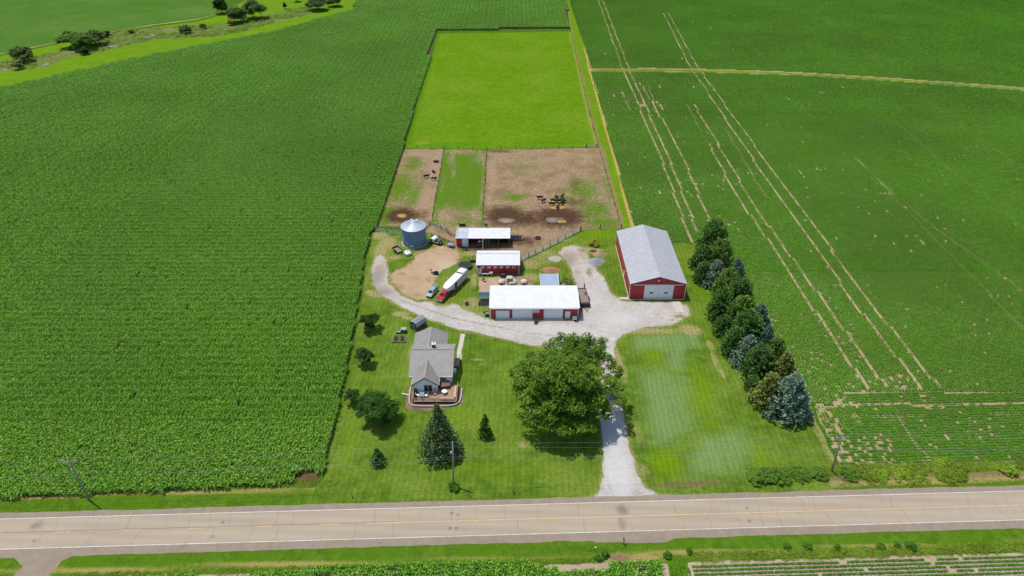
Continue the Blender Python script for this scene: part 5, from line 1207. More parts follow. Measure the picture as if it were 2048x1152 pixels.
def sec(y, w, z0, z1, tuck=.9, ch=.08):
    """cross-section ring at y, w half-width"""
    return [(-w*tuck,y,z0),(w*tuck,y,z0),(w,y,z0+.25),(w,y,z1-ch),(w-ch,y,z1),(-w+ch,y,z1),(-w,y,z1-ch),(-w,y,z0+.25)]
def cabin(root, ys, zb, zt, wb, wt, paint_m):
    """glasshouse: ys = front base, front top, rear top, rear base"""
    a, b, c, d = ys
    MB().loft([[(-wt,b,zt),(wt,b,zt),(wt,c,zt),(-wt,c,zt)],[(-wb,a,zb),(wb,a,zb),(wb,d,zb),(-wb,d,zb)]][::-1]).build('cabin', paint_m, root)
    def lerp(p,q,t): return tuple(p[i]+(q[i]-p[i])*t for i in range(3))
    def panel(nm, q, out):
        q0 = [lerp(q[0],q[2],.08), lerp(q[1],q[3],.08), lerp(q[2],q[0],.12), lerp(q[3],q[1],.12)]; n_ = Vector(out)*.015
        MB().add([tuple(Vector(p)+n_) for p in q0],[(0,1,2,3)]).build(nm, m_glass, root, recalc=False)
    panel('windscreen', [(-wb,a,zb),(wb,a,zb),(wt,b,zt),(-wt,b,zt)], (0,-1,.6)); panel('rear_window', [(wb,d,zb),(-wb,d,zb),(-wt,c,zt),(wt,c,zt)], (0,1,.4))
    for s in (1,-1):
        m1 = (a+d)/2; m2 = (b+c)/2
        panel('side_window', [(s*wb,a+.2,zb),(s*wb,m1-.04,zb),(s*wt,m2-.04,zt),(s*wt,b+.06,zt)], (s,0,.2)); panel('side_window', [(s*wb,m1+.04,zb),(s*wb,d-.1,zb),(s*wt,c-.06,zt),(s*wt,m2+.04,zt)], (s,0,.2))
d_ = Vector((.436,.90)).normalized(); ang_ = math.atan2(d_.y,d_.x) - PI/2      # local +y points to the rear
pk = thing('pickup_truck', 'red pickup truck hitched to the long white horse trailer', 'pickup', (-19.75,151.5,0), ang_)
MB().loft([sec(0,.86,.45,.95,.8),sec(.12,.95,.42,1.08),sec(.6,.99,.4,1.14),sec(1.75,1.0,.4,1.2),sec(2.2,1.0,.4,1.22),sec(3.75,1.0,.4,1.22)]).build('body', m_redcar, pk)
bed = MB(); bed.box(-1.0,-.86,3.76,5.85,.45,1.3).box(.86,1.0,3.76,5.85,.45,1.3).box(-.86,.86,5.75,5.85,.5,1.3).box(-.86,.86,3.76,3.84,.6,1.35).box(-.86,.86,3.84,5.75,.55,.72); bed.build('bed', m_redcar, pk)
MB().box(-.85,.85,3.85,5.74,.722,.74).build('bed_liner', m_black, pk); MB().box(-.86,.86,3.78,3.98,1.3,1.38).build('bed_toolbox', m_wtrim, pk)
cabin(pk, (1.55,2.15,3.45,3.74), 1.2, 1.86, .94, .76, m_redcar)
MB().box(-.98,.98,-.12,.06,.42,.66).build('bumper', m_chrome, pk); MB().box(-.55,.55,-.03,.03,.68,.95).build('grille', m_chrome, pk)
for s in (-1,1): MB().box(s*.74-.16,s*.74+.16,-.02,.08,.72,.94).build('headlight', m_lamp, pk); MB().box(s*1.08-.1,s*1.08+.1,1.95,2.05,1.25,1.45).build('mirror', m_black, pk)
for x in (-.88,.88):
    for y in (1.0,4.75): wheel(pk, x, y, .4, .27)
tl_ = thing('horse_trailer', 'long white gooseneck horse trailer with dark side stripes', 'trailer', (-18.25,154.6,0), ang_)
def rect(y, w, z0, z1, ch=.12): return [(-w,y,z0),(w,y,z0),(w,y,z1-ch),(w-ch,y,z1),(-w+ch,y,z1),(-w,y,z1-ch)]
MB().loft([rect(.0,.55,1.65,2.65),rect(.5,.9,1.6,2.9),rect(1.6,1.18,1.55,3.0),rect(2.9,1.2,1.5,3.02)]).build('nose', m_twhite, tl_)
MB().loft([rect(2.9,1.2,.55,3.02),rect(10.6,1.2,.55,3.02)]).build('body', m_twhite, tl_)
for z in (1.0,1.55,2.05,2.5):
    for s in (-1,1): MB().box(min(s*1.201,s*1.215),max(s*1.201,s*1.215),4.6,10.4,z,z+.13).build('stripe', m_tdark, tl_)
for s in (-1,1): MB().box(min(s*1.201,s*1.22),max(s*1.201,s*1.22),3.0,4.4,.7,2.75).build('door', m_tdark, tl_)
MB().box(-1.0,1.0,7.7,7.95,3.03,3.2).build('hay_rack_front', m_tdark, tl_)
rk = MB()
for s in (-1,1): rk.obox((s*1.05,7.7,3.25),(s*1.05,10.5,3.25),.07,.07)
rk.obox((-1.05,10.5,3.25),(1.05,10.5,3.25),.07,.07); rk.build('hay_rack', m_steel, tl_)
MB().box(-.85,.85,8.1,10.2,3.03,3.22).build('rack_cover', m_twhite, tl_)
for x,y in ((-.3,4.2),(.3,5.4),(-.2,6.4)): MB().box(x-.15,x+.15,y-.15,y+.15,3.025,3.09).build('roof_vent', m_wtrim, tl_)
MB().obox((0,1.0,1.6),(0,1.0,.75),.16,.16,(1,0,0)).build('gooseneck', m_black, tl_)
for s in (-1,1):
    for y in (7.6,8.6): wheel(tl_, s*1.05, y, .38, .24)
    MB().box(s*1.16-.12,s*1.16+.12,7.1,9.1,.75,.85).build('fender', m_steel, tl_)
sv = thing('hatchback_car', 'pale blue-grey car with its rear hatch raised', 'car', (-22.9,153.6,0), math.atan2(4.8,1.9)-PI/2)
MB().loft([sec(0,.7,.4,.72,.8),sec(.15,.84,.35,.82),sec(.9,.9,.32,.95),sec(1.5,.9,.32,1.0),sec(3.9,.9,.32,1.02),sec(4.5,.86,.4,1.0)]).build('body', m_silver, sv)
cabin(sv, (1.1,1.85,3.7,4.35), 1.0, 1.58, .84, .64, m_silver)
ht = MB(); ht.add([(-.62,3.75,1.62),(.62,3.75,1.62),(.7,4.75,2.05),(-.7,4.75,2.05),(-.62,3.75,1.56),(.62,3.75,1.56),(.7,4.75,1.99),(-.7,4.75,1.99)],[(0,1,2,3),(7,6,5,4),(0,4,5,1),(1,5,6,2),(2,6,7,3),(3,7,4,0)]); ht.build('hatch', m_dkgrey, sv)
for s in (-1,1): MB().box(s*.66-.14,s*.66+.14,-.01,.1,.6,.75).build('headlight', m_lamp, sv); MB().box(s*.74-.1,s*.74+.1,4.44,4.53,.75,.95).build('tail_light', m_tail, sv)
MB().box(-.7,.7,-.05,.06,.36,.52).build('bumper', m_dkgrey, sv)
for x in (-.8,.8):
    for y in (.9,3.6): wheel(sv, x, y, .34, .22)
# flatbed trailer
fb_ = thing('flatbed_trailer', 'flatbed trailer with plank deck parked beside the long barn', 'trailer', (19.9,148.6,0), 0.06)
me_p = MB().box(-.118,.118,1.6,8.6,.62,.67).mesh('plank', m_wood)
for k in range(9): link_mesh('plank', me_p, None, fb_, loc=(-1.0+k*.25,0,0))
MB().box(-1.25,-1.13,1.3,8.8,.45,.72).build('side_rail', m_black, fb_); MB().box(1.13,1.25,1.3,8.8,.45,.72).build('side_rail', m_black, fb_)
MB().box(-1.12,1.12,8.65,8.85,.5,.85).build('rear_beam', m_brown, fb_); MB().box(-1.1,1.1,.6,1.45,.5,1.15).build('front_box', m_black, fb_)
MB().obox((-.9,.7,.55),(0,-1.4,.5),.1,.12).build('tongue', m_black, fb_); MB().obox((.9,.7,.55),(0,-1.4,.5),.1,.12).build('tongue', m_black, fb_)
MB().obox((0,-1.4,.02),(0,-1.4,.8),.08,.08,(1,0,0)).build('jack', m_black, fb_)
MB().obox((.8,8.9,.6),(.8,9.2,2.0),.35,.08,(0,1,0)).build('ramp', m_wood, fb_); MB().box(.4,1.0,5.8,6.6,.68,.95).build('crate', m_dkgrey, fb_)
for s in (-1,1):
    for y in (3.9,4.8): wheel(fb_, s*1.4, y, .36, .22)
# small wagons by the bin
uw = thing('dump_trailer', 'dark rusty two-wheel dump trailer left of the grain bin', 'trailer', (*G(795,503),0), math.radians(38))
MB().box(-.95,.95,-1.5,1.5,.55,.63).build('floor', m_wood, uw)
for a in ((-.98,-.9,-1.5,1.5),(.9,.98,-1.5,1.5),(-.9,.9,1.42,1.5)): MB().box(a[0],a[1],a[2],a[3],.64,1.15).build('side_board', m_brown, uw)
MB().obox((0,-1.5,.55),(0,-3.0,.4),.1,.1).build('tongue', m_black, uw)
for s in (-1,1): wheel(uw, s*1.1, 0, .36, .22)
hw = thing('old_wagon', 'old dark machine frame wagon parked before the rail fence', 'wagon', (*G(878,488),0), math.radians(-28))
MB().box(-2.6,1.2,-.9,.9,.75,.83).build('bed', m_wood, hw)
for x in (-2.5,-.9,.7): MB().box(x-.08,x+.08,-.9,.9,.84,1.5).build('stake_rack', m_black, hw)
MB().box(-2.2,-.2,-.5,.5,.84,1.25).build('engine_block', m_dkgrey, hw); MB().box(.0,1.1,-.6,.6,.84,1.05).build('hopper', m_wood, hw)
for s in (-1,1):
    for x in (-2.0,.6): MB().cyl((x,s*.9-.1,.4),.4,.2,16,axis='y').build('wheel', m_rubber, hw)
MB().obox((1.2,0,.6),(2.8,0,.4),.1,.1).build('tongue', m_black, hw)
ro = thing('hay_rake', 'grey hay implement with slatted top near the cattle shed', 'implement', (*G(902,494),0), math.radians(-20))
MB().box(-1.0,1.0,-.7,.7,1.0,1.06).build('top', m_bpan, ro)
for x in (-.9,.9):
    for y in (-.6,.6): MB().box(x-.05,x+.05,y-.05,y+.05,0,1.0).build('leg', m_dkgrey, ro)
for k in range(5): MB().box(-1.0,1.0,-.66+k*.3,-.6+k*.3,.45,.5).build('slat', m_wood, ro)
ct = thing('calf_hut', 'white dome-topped calf hut beside the grain bin', 'hut', (*G(868,483),0), math.radians(-28))
MB().yprism([(1.2*math.cos(PI*k/12), 1.55*math.sin(PI*k/12)+.05) for k in range(13)], -1.1,1.1).build('shell', m_twhite, ct, smooth=False)
MB().yprism([(.7*math.cos(PI*k/10), 1.15*math.sin(PI*k/10)+.06) for k in range(11)], -1.13,-1.105).build('opening', m_black, ct)
wt = thing('white_tank', 'white plastic sprayer tank lying by the grain bin on the dirt', 'tank', (*G(816,509),0), math.radians(30))
MB().loft([[(x*.98*f, y_, .55+z*.55*f) for x, z in [(math.cos(2*PI*k/14), math.sin(2*PI*k/14)) for k in range(14)]] for y_, f in ((-1.1,.55),(-.95,.9),(0,1),(.95,.9),(1.1,.55))]).build('tank', m_twhite, wt, smooth=True)
MB().cyl((0,0,1.05),.2,.14,10).build('lid', m_dkgrey, wt)
# ================================================================== YARD THINGS
tr_ = thing('trampoline', 'round black trampoline with a steel rim and net posts', 'trampoline', (-13.75,169.6,0))
MB().lathe([(1.72,.84),(1.72,.86)],32).build('mat', m_black, tr_); MB().lathe([(1.74,.82),(1.98,.82),(1.98,.9),(1.74,.9),(1.74,.82)],32,close=False).build('rim_pad', m_dkgrey, tr_)
for k in range(6):
    a = 2*PI*k/6; x, y = 1.95*math.cos(a), 1.95*math.sin(a); MB().tube([(x,y,0),(x,y,2.5)],.03,6).build('net_pole', m_dkgrey, tr_)
nt = MB()
for k in range(36):
    a = 2*PI*k/36; nt.obox((1.93*math.cos(a),1.93*math.sin(a),.92),(1.93*math.cos(a),1.93*math.sin(a),2.4),.012,.012,(1,0,0))
for z in (1.3,1.7,2.1,2.4): nt.tube([(1.93*math.cos(2*PI*k/36),1.93*math.sin(2*PI*k/36),z) for k in range(37)],.008,4,cap=False)
nt.build('net', m_black, tr_, recalc=False)
def drum(name, label, px, py, r, h, mat, cat='barrel', hollow=True):
    x, y = G(px,py); o = thing(name, label, cat, (x,y,0))
    MB().lathe([(r,0),(r,h),(r*.88,h),(r*.86,.1)] if hollow else [(r,0),(r,h)],20).build('drum', mat, o, smooth=False)
    for z in (h*.35,h*.7): MB().lathe([(r+.003,z-.02),(r+.02,z),(r+.003,z+.02)],20,close=False).build('hoop', mat, o)
    return o
drum('fire_ring', 'black steel fire ring at the edge of the dirt yard', 872,548, .75, .6, m_black, 'fire ring')
for i,(px,py) in enumerate([(862,541),(864,546),(867,549)]):
    drum('log_stool', ['short dark log seat beside the fire ring', 'thick log seat beside the fire ring', 'low flat log seat beside the fire ring'][i], px,py, (.2,.27,.24)[i], (.4,.4,.2)[i], m_brown, 'log', False)['group'] = 'log seats by the fire ring'
drum('water_tub', 'dark round water tub on the grass below the horse trailer', 934,609, .55, .55, m_dkgrey, 'tub')
ty = thing('tractor_tyre', 'big black tyre lying in the bare pen', 'tyre', (*G(1076,477),0)); tp_ = [( .72+.22*math.cos(2*PI*k/10), .24+.22*math.sin(2*PI*k/10)) for k in range(11)]
MB().lathe(tp_,24,close=False).build('tyre', m_rubber, ty, smooth=True)
def pile(name, label, px, py, rx, ry, h, mat, seed, cat='pile'):
    x0, y0 = G(px,py); rng = random.Random(seed); mb = MB(); nr, ns = 9, 32
    for i in range(nr+1):
        f = i/nr
        for k in range(ns):
            a = 2*PI*k/ns; w = 1+.14*mnoise.noise(Vector((math.cos(a)*1.3+seed,math.sin(a)*1.3,f*1.5)))
            z = h*max(0,(1-f**1.15)) + .10*h*mnoise.noise(Vector((math.cos(a)*f*5,math.sin(a)*f*5,seed*1.0)))*(1-f) + .03
            mb.v.append((rx*f*w*math.cos(a), ry*f*w*math.sin(a), z if i<nr else -.02))
    for i in range(nr):
        for k in range(ns): mb.f.append((i*ns+k,(i+1)*ns+k,(i+1)*ns+(k+1)%ns,i*ns+(k+1)%ns))
    return tag(mb.build(name, mat, smooth=True, loc=(x0,y0,0)), label, cat)
def rubble(name, c1, c2, sc=2.5, bmp=.9): return cover(name, [c1, c2, c1], scale=sc, fine=9, finec=.28, bump=bmp)
pile('gravel_pile', 'grey gravel pile beside the machine shed grass', 1192,524, 2.6,2.3,1.35, rubble('pile_grey', A(192,192,194), A(176,176,180)), 3)
pile('gravel_pile', 'tan dirt pile behind the grey gravel pile', 1200,510, 2.2,1.6,1.0, rubble('pile_tan', A(206,182,152), A(190,164,134)), 5)
pile('lime_pile', 'flat white lime pile near the mesh fence', 1110,518, 2.0,1.6,.3, rubble('pile_white', A(222,216,206), A(196,192,170)), 7)
pile('chip_pile', 'orange-brown wood chip pile behind the lean-to', 1102,540, 3.0,1.9,.8, rubble('pile_chip', A(210,160,116), A(176,128,92)), 9)
pile('brush_pile', 'small brown brush pile behind the tan dirt pile', 1186,502, 1.2,.8,.5, rubble('pile_brush', A(140,100,74), A(110,84,60)), 11)
for i,(px,py,rx,ry,h,lab) in enumerate([(804,432,1.6,1.3,.35,'flattened hay pile in the dark mud of the left pen'),(1012,443,1.3,.9,.25,'small hay scrap pile on ash-grey ground behind the cattle shed'),(1124,443,1.5,1.1,.3,'hay scrap pile at the right mud patch of the bare pen'),(1114,411,3.4,2.9,.3,'round spread of golden hay under the feeding cattle')]):
    pile('hay_pile', lab, px,py,rx,ry,h, rubble('hay_%d' % i, A(214,184,118), A(182,150,92), 3), 20+i, 'hay')
# scrap rack, pads, basketball hoop, bench frame
sr = thing('scrap_rack', 'heap of black steel frames behind the long barn', 'scrap', (*G(1131,566),0), .2)
rg = random.Random(4)
for k in range(16):
    a = Vector((rg.uniform(-1.9,1.9),rg.uniform(-1.6,1.6),rg.uniform(.05,.5))); MB().obox(a, a+Vector((rg.uniform(-2,2),rg.uniform(-1.5,1.5),rg.uniform(.1,1.2))), .1,.1).build('beam', m_black if k % 4 else m_brown, sr)
for x in (-1.6,0,1.6): MB().box(x-.06,x+.06,-1.2,-1.1,0,1.5).build('upright', m_black, sr); MB().box(x-.06,x+.06,1.1,1.2,0,1.6).build('upright', m_black, sr)
s2 = thing('scrap_sheets', 'pale scrap boards and sheets behind the barn end', 'scrap', (*G(1128,572),0), .1)
for k in range(7): MB().box(-.8,.8,-.12,.12,.02+k*.06,.07+k*.06).build('board', m_wtrim if k % 3 == 0 else m_wood, s2, loc=(rg.uniform(-1,1),rg.uniform(-.5,.5),0), rot=(0,0,rg.uniform(-1,1)))
bh = thing('basketball_hoop', 'basketball hoop on a black stand before the long barn', 'hoop', (*G(1072,645),0), PI)
MB().box(-.5,.5,-.4,.9,0,.2).build('base', m_black, bh); MB().obox((0,.3,.1),(0,-.7,2.9),.1,.1).build('pole', m_black, bh); MB().box(-.85,.85,-.92,-.86,2.5,3.5).build('backboard', m_fog, bh)
MB().tube([(.23*math.cos(2*PI*k/16),-1.2+.23*math.sin(2*PI*k/16),2.75) for k in range(17)],.02,5,cap=False).build('rim', paint('hoop_orange',(.5,.12,.03,1),.5), bh)
MB().lathe([(.22,2.74),(.13,2.35)],12,(0,-1.2),close=False).build('net', m_wtrim, bh)
wf = thing('garden_bench', 'white bench frame beside the long barn walk door', 'bench', (16.4,143.5,0))
MB().box(-.55,.55,-.3,.3,.45,.52).build('seat', m_wtrim, wf); MB().box(-.55,.55,.25,.3,.6,1.15).build('backrest', m_wtrim, wf)
for x in (-.5,.5):
    for y in (-.27,.27): MB().box(x-.05,x+.05,y-.05,y+.05,0,.6 if y>0 else .45).build('leg', m_wtrim, wf)
tag(MB().box(-.5,.5,-.8,.8,.0,.07).build('rubber_mat', m_black, loc=(*G(1153,641),.026)), 'black rubber mat on the gravel by the barn corner', 'mat')
# stock pen with tarp by the barn end, domes behind the barn
tp = thing('stock_pen', 'small pen with blue and green tarps beside the long barn', 'pen', (-7.35,152.2,0))
m_tb = paint('blue_tarp',(0.015,0.07,0.13,1),.5,.4); m_tg = paint('green_tarp',(0.04,0.11,0.05,1),.6,.3)
MB().box(-1.75,1.75,1.0,2.3,1.4,1.46).build('blue_tarp', m_tb, tp); MB().box(-1.75,1.75,-.3,.98,1.3,1.36).build('green_tarp', m_tg, tp)
for k in range(5): MB().box(-1.75+k*.85,-1.67+k*.85,-2.2,-.35,1.0,1.06).build('roof_bar', m_dkgrey, tp)
for k in range(4): MB().box(-1.75,1.75,-2.2+k*.6,-2.12+k*.6,1.065,1.1).build('roof_bar', m_dkgrey, tp)
MB().box(-1.75,1.75,-2.1,-.4,.05,.12).build('floor_mat', m_black, tp)
for x in (-1.7,1.7):
    for y in (-2.15,-.32,2.25): MB().box(x-.05,x+.05,y-.05,y+.05,0,1.3 if y > -1 else 1.0).build('post', m_dkgrey, tp)
MB().box(-1.75,1.75,-.36,-.3,1.1,1.3).build('beam', m_wtrim, tp)
for i,(px,r,lab) in enumerate([(1003,1.1,'low beige dome hutch behind the long barn, left of the pair'),(1024,1.5,'widest beige dome hutch behind the long barn'),(1048,1.1,'grey-beige dome hutch behind the long barn, right end')]):
    x, y = G(px,566); o = thing('dome_hutch', lab, 'hutch', (x,y,0)); mb = MB()
    mb.lathe([(r,0),(r*.97,.5),(r*.8,.85),(r*.5,1.08),(r*.1,1.15)],18); mb.build('dome', paint('hutch_beige',(.5,.45,.38,1),.6,.3), o, smooth=True); MB().box(-.35,.35,-r-.03,-r+.1,.05,.6).build('opening', m_black, o)
bx = thing('feed_bin', 'tan square feed bin on legs in front of the small red barn', 'bin', (*G(1019,566),0)); bx.location.y = 161.2
MB().box(-.75,.75,-.7,.7,.5,1.9).build('hopper', paint('bin_tan',(.36,.33,.25,1),.7,.2), bx); MB().box(-.8,.8,-.75,.75,1.9,1.97).build('lid', paint('bin_tan_lid',(.42,.39,.31,1),.7,.2), bx)
for x in (-.65,.65):
    for y in (-.6,.6): MB().box(x-.05,x+.05,y-.05,y+.05,0,.5).build('leg', m_black, bx)
MB().lathe([(.3,0),(.36,.3),(.3,.55),(.1,.62)],14,(-.6,1.1)).build('white_bucket', m_wtrim, bx)
ch_ = thing('cattle_chute', 'dark steel cattle chute against the small red barn', 'chute', (-1.2,164.4,0))
for y in (-.5,.5):
    for z in (.4,.9,1.4): MB().box(-2.2,2.4,y-.04,y+.04,z,z+.1).build('bar', m_black, ch_)
    for x in (-2.2,-.7,.9,2.35): MB().box(x-.05,x+.05,y-.05,y+.05,0,1.6).build('upright', m_black, ch_)
MB().box(-2.0,-.8,-.44,.44,.05,1.0).build('gate', m_dkgrey, ch_)
wbn = thing('white_rack', 'white metal rack and panels by the small barn door', 'rack', (-7.4,164.9,0))
MB().box(-1.2,1.6,-.2,.2,.75,.83).build('shelf', m_wtrim, wbn)
for x in (-1.1,.2,1.5): MB().box(x-.05,x+.05,-.15,.15,0,.75).build('leg', m_wtrim, wbn)
for x in (.9,1.5): MB().box(x,x+.35,-.3,.3,.84,1.3).build('panel', m_wtrim, wbn)
mo = thing('riding_mower', 'dark and silver riding mower parked at the barn end wall', 'mower', (-6.75,145.9,0), .3)
MB().loft([[(-.4,-.9,.35),(.4,-.9,.35),(.4,-.9,.65),(-.4,-.9,.65)],[(-.42,-.2,.3),(.42,-.2,.3),(.42,-.2,.9),(-.42,-.2,.9)],[(-.45,.8,.3),(.45,.8,.3),(.45,.8,.62),(-.45,.8,.62)]]).build('body', m_dkgrey, mo)
MB().box(-.3,.3,.15,.55,.63,.8).build('seat', m_black, mo); MB().box(-.35,.35,-.8,-.3,.9,.98).build('hood', m_silver, mo); MB().box(-.65,.65,-.35,.4,.12,.3).build('mower_deck', m_silver, mo)
for s in (-1,1): wheel(mo, s*.5, -.7, .2, .16); wheel(mo, s*.52, .6, .3, .22)
bk = thing('child_trike', 'small grey pedal cart on the bare work yard', 'cart', (*G(968,562),0), .5)
MB().box(-.3,.3,-.6,.6,.3,.4).build('frame', m_steel, bk); MB().box(-.22,.22,.1,.5,.41,.75).build('seat', m_dkgrey, bk)
for s in (-1,1): wheel(bk, s*.4, .4, .28, .1); wheel(bk, s*.3, -.5, .22, .1)
yp = thing('yard_light', 'pale yard light pole between the cattle shed and the small barn', 'lamp post', (*G(966,503),0))
MB().tube([(0,0,-.1),(0,0,3.2),(.2,.05,4.3)],[.12,.11,.09],8).build('pole', m_wtrim, yp); MB().obox((0,0,3.6),(-.9,0,3.65),.06,.06).build('arm', m_steel, yp); MB().lathe([(.22,3.45),(.14,3.62),(.05,3.7)],12,(-.95,0)).build('lamp_head', m_steel, yp)
tg = thing('feed_trough', 'black feed trough behind the cattle shed', 'trough', (*G(925,452),0)); 
for a in ((-1,-.92,-.35,.35),(.92,1,-.35,.35),(-.92,.92,-.35,-.27),(-.92,.92,.27,.35)): MB().box(a[0],a[1],a[2],a[3],.1,.6).build('side', m_black, tg)
MB().box(-.92,.92,-.27,.27,.15,.2).build('floor', m_black, tg)
t2 = thing('feed_trough', 'dark wooden feed trough at the corner of the small barn', 'trough', (-11.4,172.3,0))
for a in ((-1.1,-1.02,-.35,.35),(1.02,1.1,-.35,.35),(-1.02,1.02,-.35,-.27),(-1.02,1.02,.27,.35)): MB().box(a[0],a[1],a[2],a[3],.1,.65).build('side', m_brown, t2)
MB().box(-1.02,1.02,-.27,.27,.15,.2).build('floor', m_brown, t2)
# garden bed and things beside it
gbx, gby = G(799,680); gb_ = thing('raised_bed', 'raised garden bed with leafy vegetables in a timber frame', 'garden bed', (gbx,gby,0))
for a in ((-1.75,1.75,-1.15,-1.0),(-1.75,1.75,1.0,1.15),(-1.75,-1.6,-1.0,1.0),(1.6,1.75,-1.0,1.0)): MB().box(a[0],a[1],a[2],a[3],0,.4).build('frame_board', m_wood, gb_)
MB().box(-1.6,1.6,-1.0,1.0,0,.3).build('soil', m_mulch, gb_)
for x in (-.8,.8):
    mb = MB(); rr_ = random.Random(int(x*10)); [clump(mb, Vector((x+rr_.uniform(-.5,.5), rr_.uniform(-.5,.6), .55)), .5, 40, .15, rr_) for _ in range(5)]; mb.build('vegetables', LM['ash'], gb_, recalc=False)
cp = thing('compost_bin', 'dark slatted compost bin beside the garden shed', 'bin', (*G(808,664),0)); 
for x in (-.6,.6): MB().box(x-.05,x+.05,-.5,.5,0,1.1).build('side', m_dkgrey, cp)
for z in (.1,.4,.7): MB().box(-.55,.55,-.5,-.44,z,z+.2).build('slat', m_dkgrey, cp)
MB().box(-.66,.66,-.55,.55,1.1,1.16).build('lid', m_steel, cp)
cb_ = thing('garden_cart', 'pale garden cart beside the compost bin', 'cart', (*G(797,666),0)); MB().box(-.6,.6,-.4,.4,.35,.42).build('tray', m_steel, cb_)
for a in ((-.6,.6,-.4,-.36),(-.6,.6,.36,.4),(-.6,-.56,-.36,.36),(.56,.6,-.36,.36)): MB().box(a[0],a[1],a[2],a[3],.42,.62).build('side', m_steel, cb_)
for s in (-1,1): wheel(cb_, s*.5, 0, .2, .1)
# deck furniture
def dk_thing(name, label, cat, lx, ly, rz=0): return thing(name, label, cat, (-18.6+lx,117.9+ly,DZ), rz)
tb = dk_thing('patio_table', 'teal glass patio table on the deck', 'table', -1.7,-3.9)
MB().box(-.55,.55,-.8,.8,.7,.74).build('top', paint('teal_glass',(.16,.30,.34,1),.15,.5), tb)
for x in (-.45,.45):
    for y in (-.7,.7): MB().box(x-.03,x+.03,y-.03,y+.03,0,.7).build('leg', m_wtrim, tb)
for k,(x,y,r,lab) in enumerate([(-2.65,-3.9,-PI/2,'white patio chair on the wall-corner side of the teal table'),(-.75,-4.0,PI/2,'white patio chair on the spruce side of the teal table')]):
    c = dk_thing('patio_chair', lab, 'chair', x, y, r)
    MB().box(-.28,.28,-.28,.28,.4,.45).build('seat', m_wtrim, c); MB().obox((0,-.28,.45),(0,-.42,1.0),.5,.05,(0,1,0)).build('backrest', m_wtrim, c)
    for q in (-.25,.25):
        for w_ in (-.25,.25): MB().box(q-.025,q+.025,w_-.025,w_+.025,0,.4).build('leg', m_wtrim, c)
gr_ = dk_thing('gas_grill', 'black gas grill against the house corner on the deck', 'grill', -3.2,-2.9); MB().box(-.35,.35,-.3,.3,.1,.8).build('cabinet', m_black, gr_); MB().yprism([(-.35,.82),(.35,.82),(.3,1.1),(-.3,1.1)],-.3,.3).build('hood', m_black, gr_)
cc = dk_thing('patio_chair', 'dark patio chair at the front left deck corner', 'chair', -3.0,-4.9); MB().box(-.3,.3,-.3,.3,.38,.45).build('seat', m_black, cc); MB().box(-.3,.3,.25,.32,.46,1.0).build('backrest', m_black, cc)
for q in (-.26,.26):
    for w_ in (-.26,.26): MB().box(q-.03,q+.03,w_-.03,w_+.03,0,.38).build('leg', m_black, cc)
rt = dk_thing('round_table', 'round white table on the right half of the deck', 'table', 3.3,-2.9); MB().lathe([(.62,.66),(.62,.71)],24).build('top', m_wtrim, rt); MB().cyl((0,0,0),.05,.66,8).build('stem', m_wtrim, rt); MB().lathe([(.3,0),(.3,.04)],16).build('foot', m_wtrim, rt)
wl_ = dk_thing('wooden_lounge', 'brown wooden lounge seat leaning by the patio door', 'lounge', 1.15,-3.0, .1); MB().box(-.3,.3,-.6,.1,.3,.38).build('seat', m_railw, wl_); MB().obox((0,.1,.38),(0,.35,1.25),.6,.06,(0,1,0)).build('backrest', m_railw, wl_)
for q in (-.25,.25): MB().box(q-.03,q+.03,-.55,-.48,0,.3).build('leg', m_railw, wl_); MB().box(q-.03,q+.03,.02,.09,0,.3).build('leg', m_railw, wl_)
cv = dk_thing('hot_tub', 'brown hot tub with a slanted cover beside the house wall', 'hot tub', 3.2,-.75, .25); MB().box(-1.1,1.1,-.75,.75,0,.75).build('tub', m_brown, cv)
MB().xprism([(-.8,.76),(.8,1.0),(.8,1.1),(-.8,.86)],-1.15,1.15).build('cover', paint('tub_cover',(.15,.085,.06,1),.6,.3), cv)
tag(MB().box(-.1,.1,-.9,.9,0,.12).build('downspout', m_wtrim, loc=(*G(811,789),.02), rot=(0,0,1.35)), 'white downspout pipe lying across the lawn by the deck', 'pipe')
# ================================================================== CATTLE
def skin_mesh(name, joints, edges, mat, sub=1):
    me = bpy.data.meshes.new(name); me.from_pydata([j[0] for j in joints], edges, []); o = bpy.data.objects.new(name, me); COL.objects.link(o)
    md = o.modifiers.new('s','SKIN'); md.use_smooth_shade = True
    sv_ = me.skin_vertices[0].data if me.skin_vertices else None
    if sv_ is None:
        bpy.context.view_layer.update(); sv_ = me.skin_vertices[0].data if me.skin_vertices else None
    if sv_ is None:
        bm = bmesh.new(); bm.from_mesh(me); bm.verts.layers.skin.verify(); bm.to_mesh(me); bm.free(); sv_ = me.skin_vertices[0].data
    for i, j in enumerate(joints): sv_[i].radius = j[1] if hasattr(j[1],'__len__') else (j[1],j[1]); sv_[i].use_root = (i == 0)
    s = o.modifiers.new('u','SUBSURF'); s.levels = sub; s.render_levels = sub
    dg = bpy.context.evaluated_depsgraph_get(); out = bpy.data.meshes.new_from_object(o.evaluated_get(dg)); out.name = name
    bpy.data.objects.remove(o); out.materials.clear(); out.materials.append(mat)
    out.polygons.foreach_set('use_smooth',[True]*len(out.polygons)); return out
m_cow = paint('black_hide',(0.014,0.011,0.010,1),.6,.3,vary=.3,scale=2)
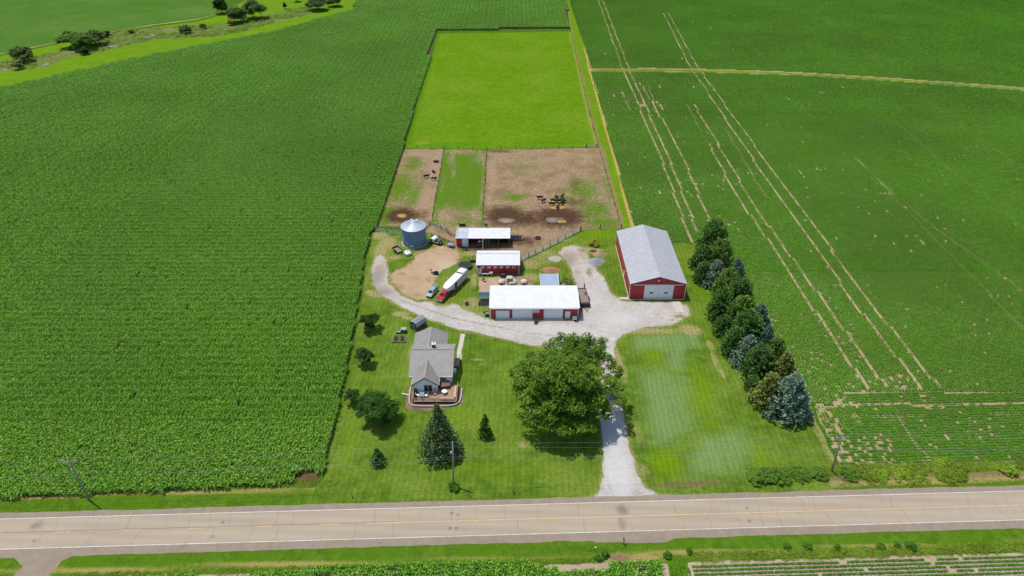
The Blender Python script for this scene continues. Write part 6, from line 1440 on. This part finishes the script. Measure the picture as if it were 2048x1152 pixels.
def cow_mesh(name, head='up', lying=False):
    z = .55 if lying else 1.05
    J = [((0,0,z),(.36,.40)),((0,.75,z+.03),(.34,.34)),((0,-.7,z+.02),(.32,.37))]; E_ = [(0,1),(0,2)]
    if head == 'up': nk = [((0,-1.0,z+.2),.22),((0,-1.2,z+.33),.16),((0,-1.45,z+.22),.1)]
    elif head == 'turn': nk = [((.2,-1.05,z+.15),.2),((.55,-1.0,z+.12),.15),((.8,-.75,z-.02),.09)]
    else: nk = [((0,-1.0,z-.05),.22),((0,-1.2,z-.35),.16),((0,-1.3,z-.62),.1)]
    b = len(J); J += nk; E_ += [(2,b),(b,b+1),(b+1,b+2)]
    for s in (-1,1): J.append(((nk[1][0][0]+s*.22, nk[1][0][1]+.03, nk[1][0][2]+.05), .05)); E_.append((b+1,len(J)-1))
    if not lying:
        for y, pa, kb in ((.72,1,.1),(-.62,2,-.03)):
            for s in (-1,1):
                k = len(J); J += [((s*.2,y,.72),(.14,.16)),((s*.2,y+kb,.42),.075),((s*.2,y+.02,.03),.065)]; E_ += [(pa,k),(k,k+1),(k+1,k+2)]
    else:
        for s in (-1,1):
            k = len(J); J += [((s*.4,.55,.22),.14),((s*.45,.1,.12),.07)]; E_ += [(1,k),(k,k+1)]
            k = len(J); J += [((s*.3,-.7,.2),.12),((s*.32,-1.05,.1),.06)]; E_ += [(2,k),(k,k+1)]
    k = len(J); J += [((0,1.12,z+.1),.05),((0,1.2,z-.5),.035)]; E_ += [(1,k),(k,k+1)]
    return skin_mesh(name, J, E_, m_cow)
CW = {'up': cow_mesh('cow_standing'), 'down': cow_mesh('cow_feeding','down'), 'lie': cow_mesh('cow_lying','up',True), 'curl': cow_mesh('cow_curled','turn',True)}
COWS = [(872,325,'lie',1.4,'black cow lying by the fence near the top of the left pen',1.0),(867,345,'curl',.4,'black cow lying curled with its head turned in the left pen',1.0),(853,356,'up',1.75,'black cow standing in the grass of the left pen',1.0),(868,361,'up',1.5,'black cow standing beside the divider fence of the left pen',1.0),
 (1080,399,'up',-1.4,'black cow standing apart left of the hay circle',1.0),(1087,405,'down',2.4,'black cow behind the one standing apart, head lowered',1.0),
 (1113,398,'up',.5,'dark brown cow standing behind the feeding group',1.0),(1124,397,'up',2.6,'black cow standing at the back right of the group',1.0),(1107,405,'down',1.2,'black cow feeding at the upper edge of the hay circle',1.05),(1118,406,'down',-1.3,'black cow feeding in the middle of the group',1.05),(1127,407,'up',-.7,'black cow feeding at the right edge of the hay circle',1.05),(1103,412,'down',1.5,'black cow feeding along the left edge of the hay circle',1.05),(1115,418,'down',2.7,'black cow feeding at the near edge of the hay circle',1.0),(1122,411,'down',-1.7,'black cow feeding at the lower right of the hay circle',1.0),
 (930,500,'up',1.2,'black cow standing before the open cattle shed',.95),(972,453,'up',.8,'black calf behind the cattle shed roof',.7)]
for px,py,k,rz,lab,sc in COWS:
    x, y = G(px,py); o = link_mesh('cow', CW[k], None, None, loc=(x,y,.02), rot=(0,0,rz)); o.scale = (sc,)*3; tag(o, lab, 'cow', 'black cattle in the pens')
drum('mineral_tub', 'small white mineral tub beside the lying cow in the left pen', 872,317, .4, .4, m_wtrim, 'tub')
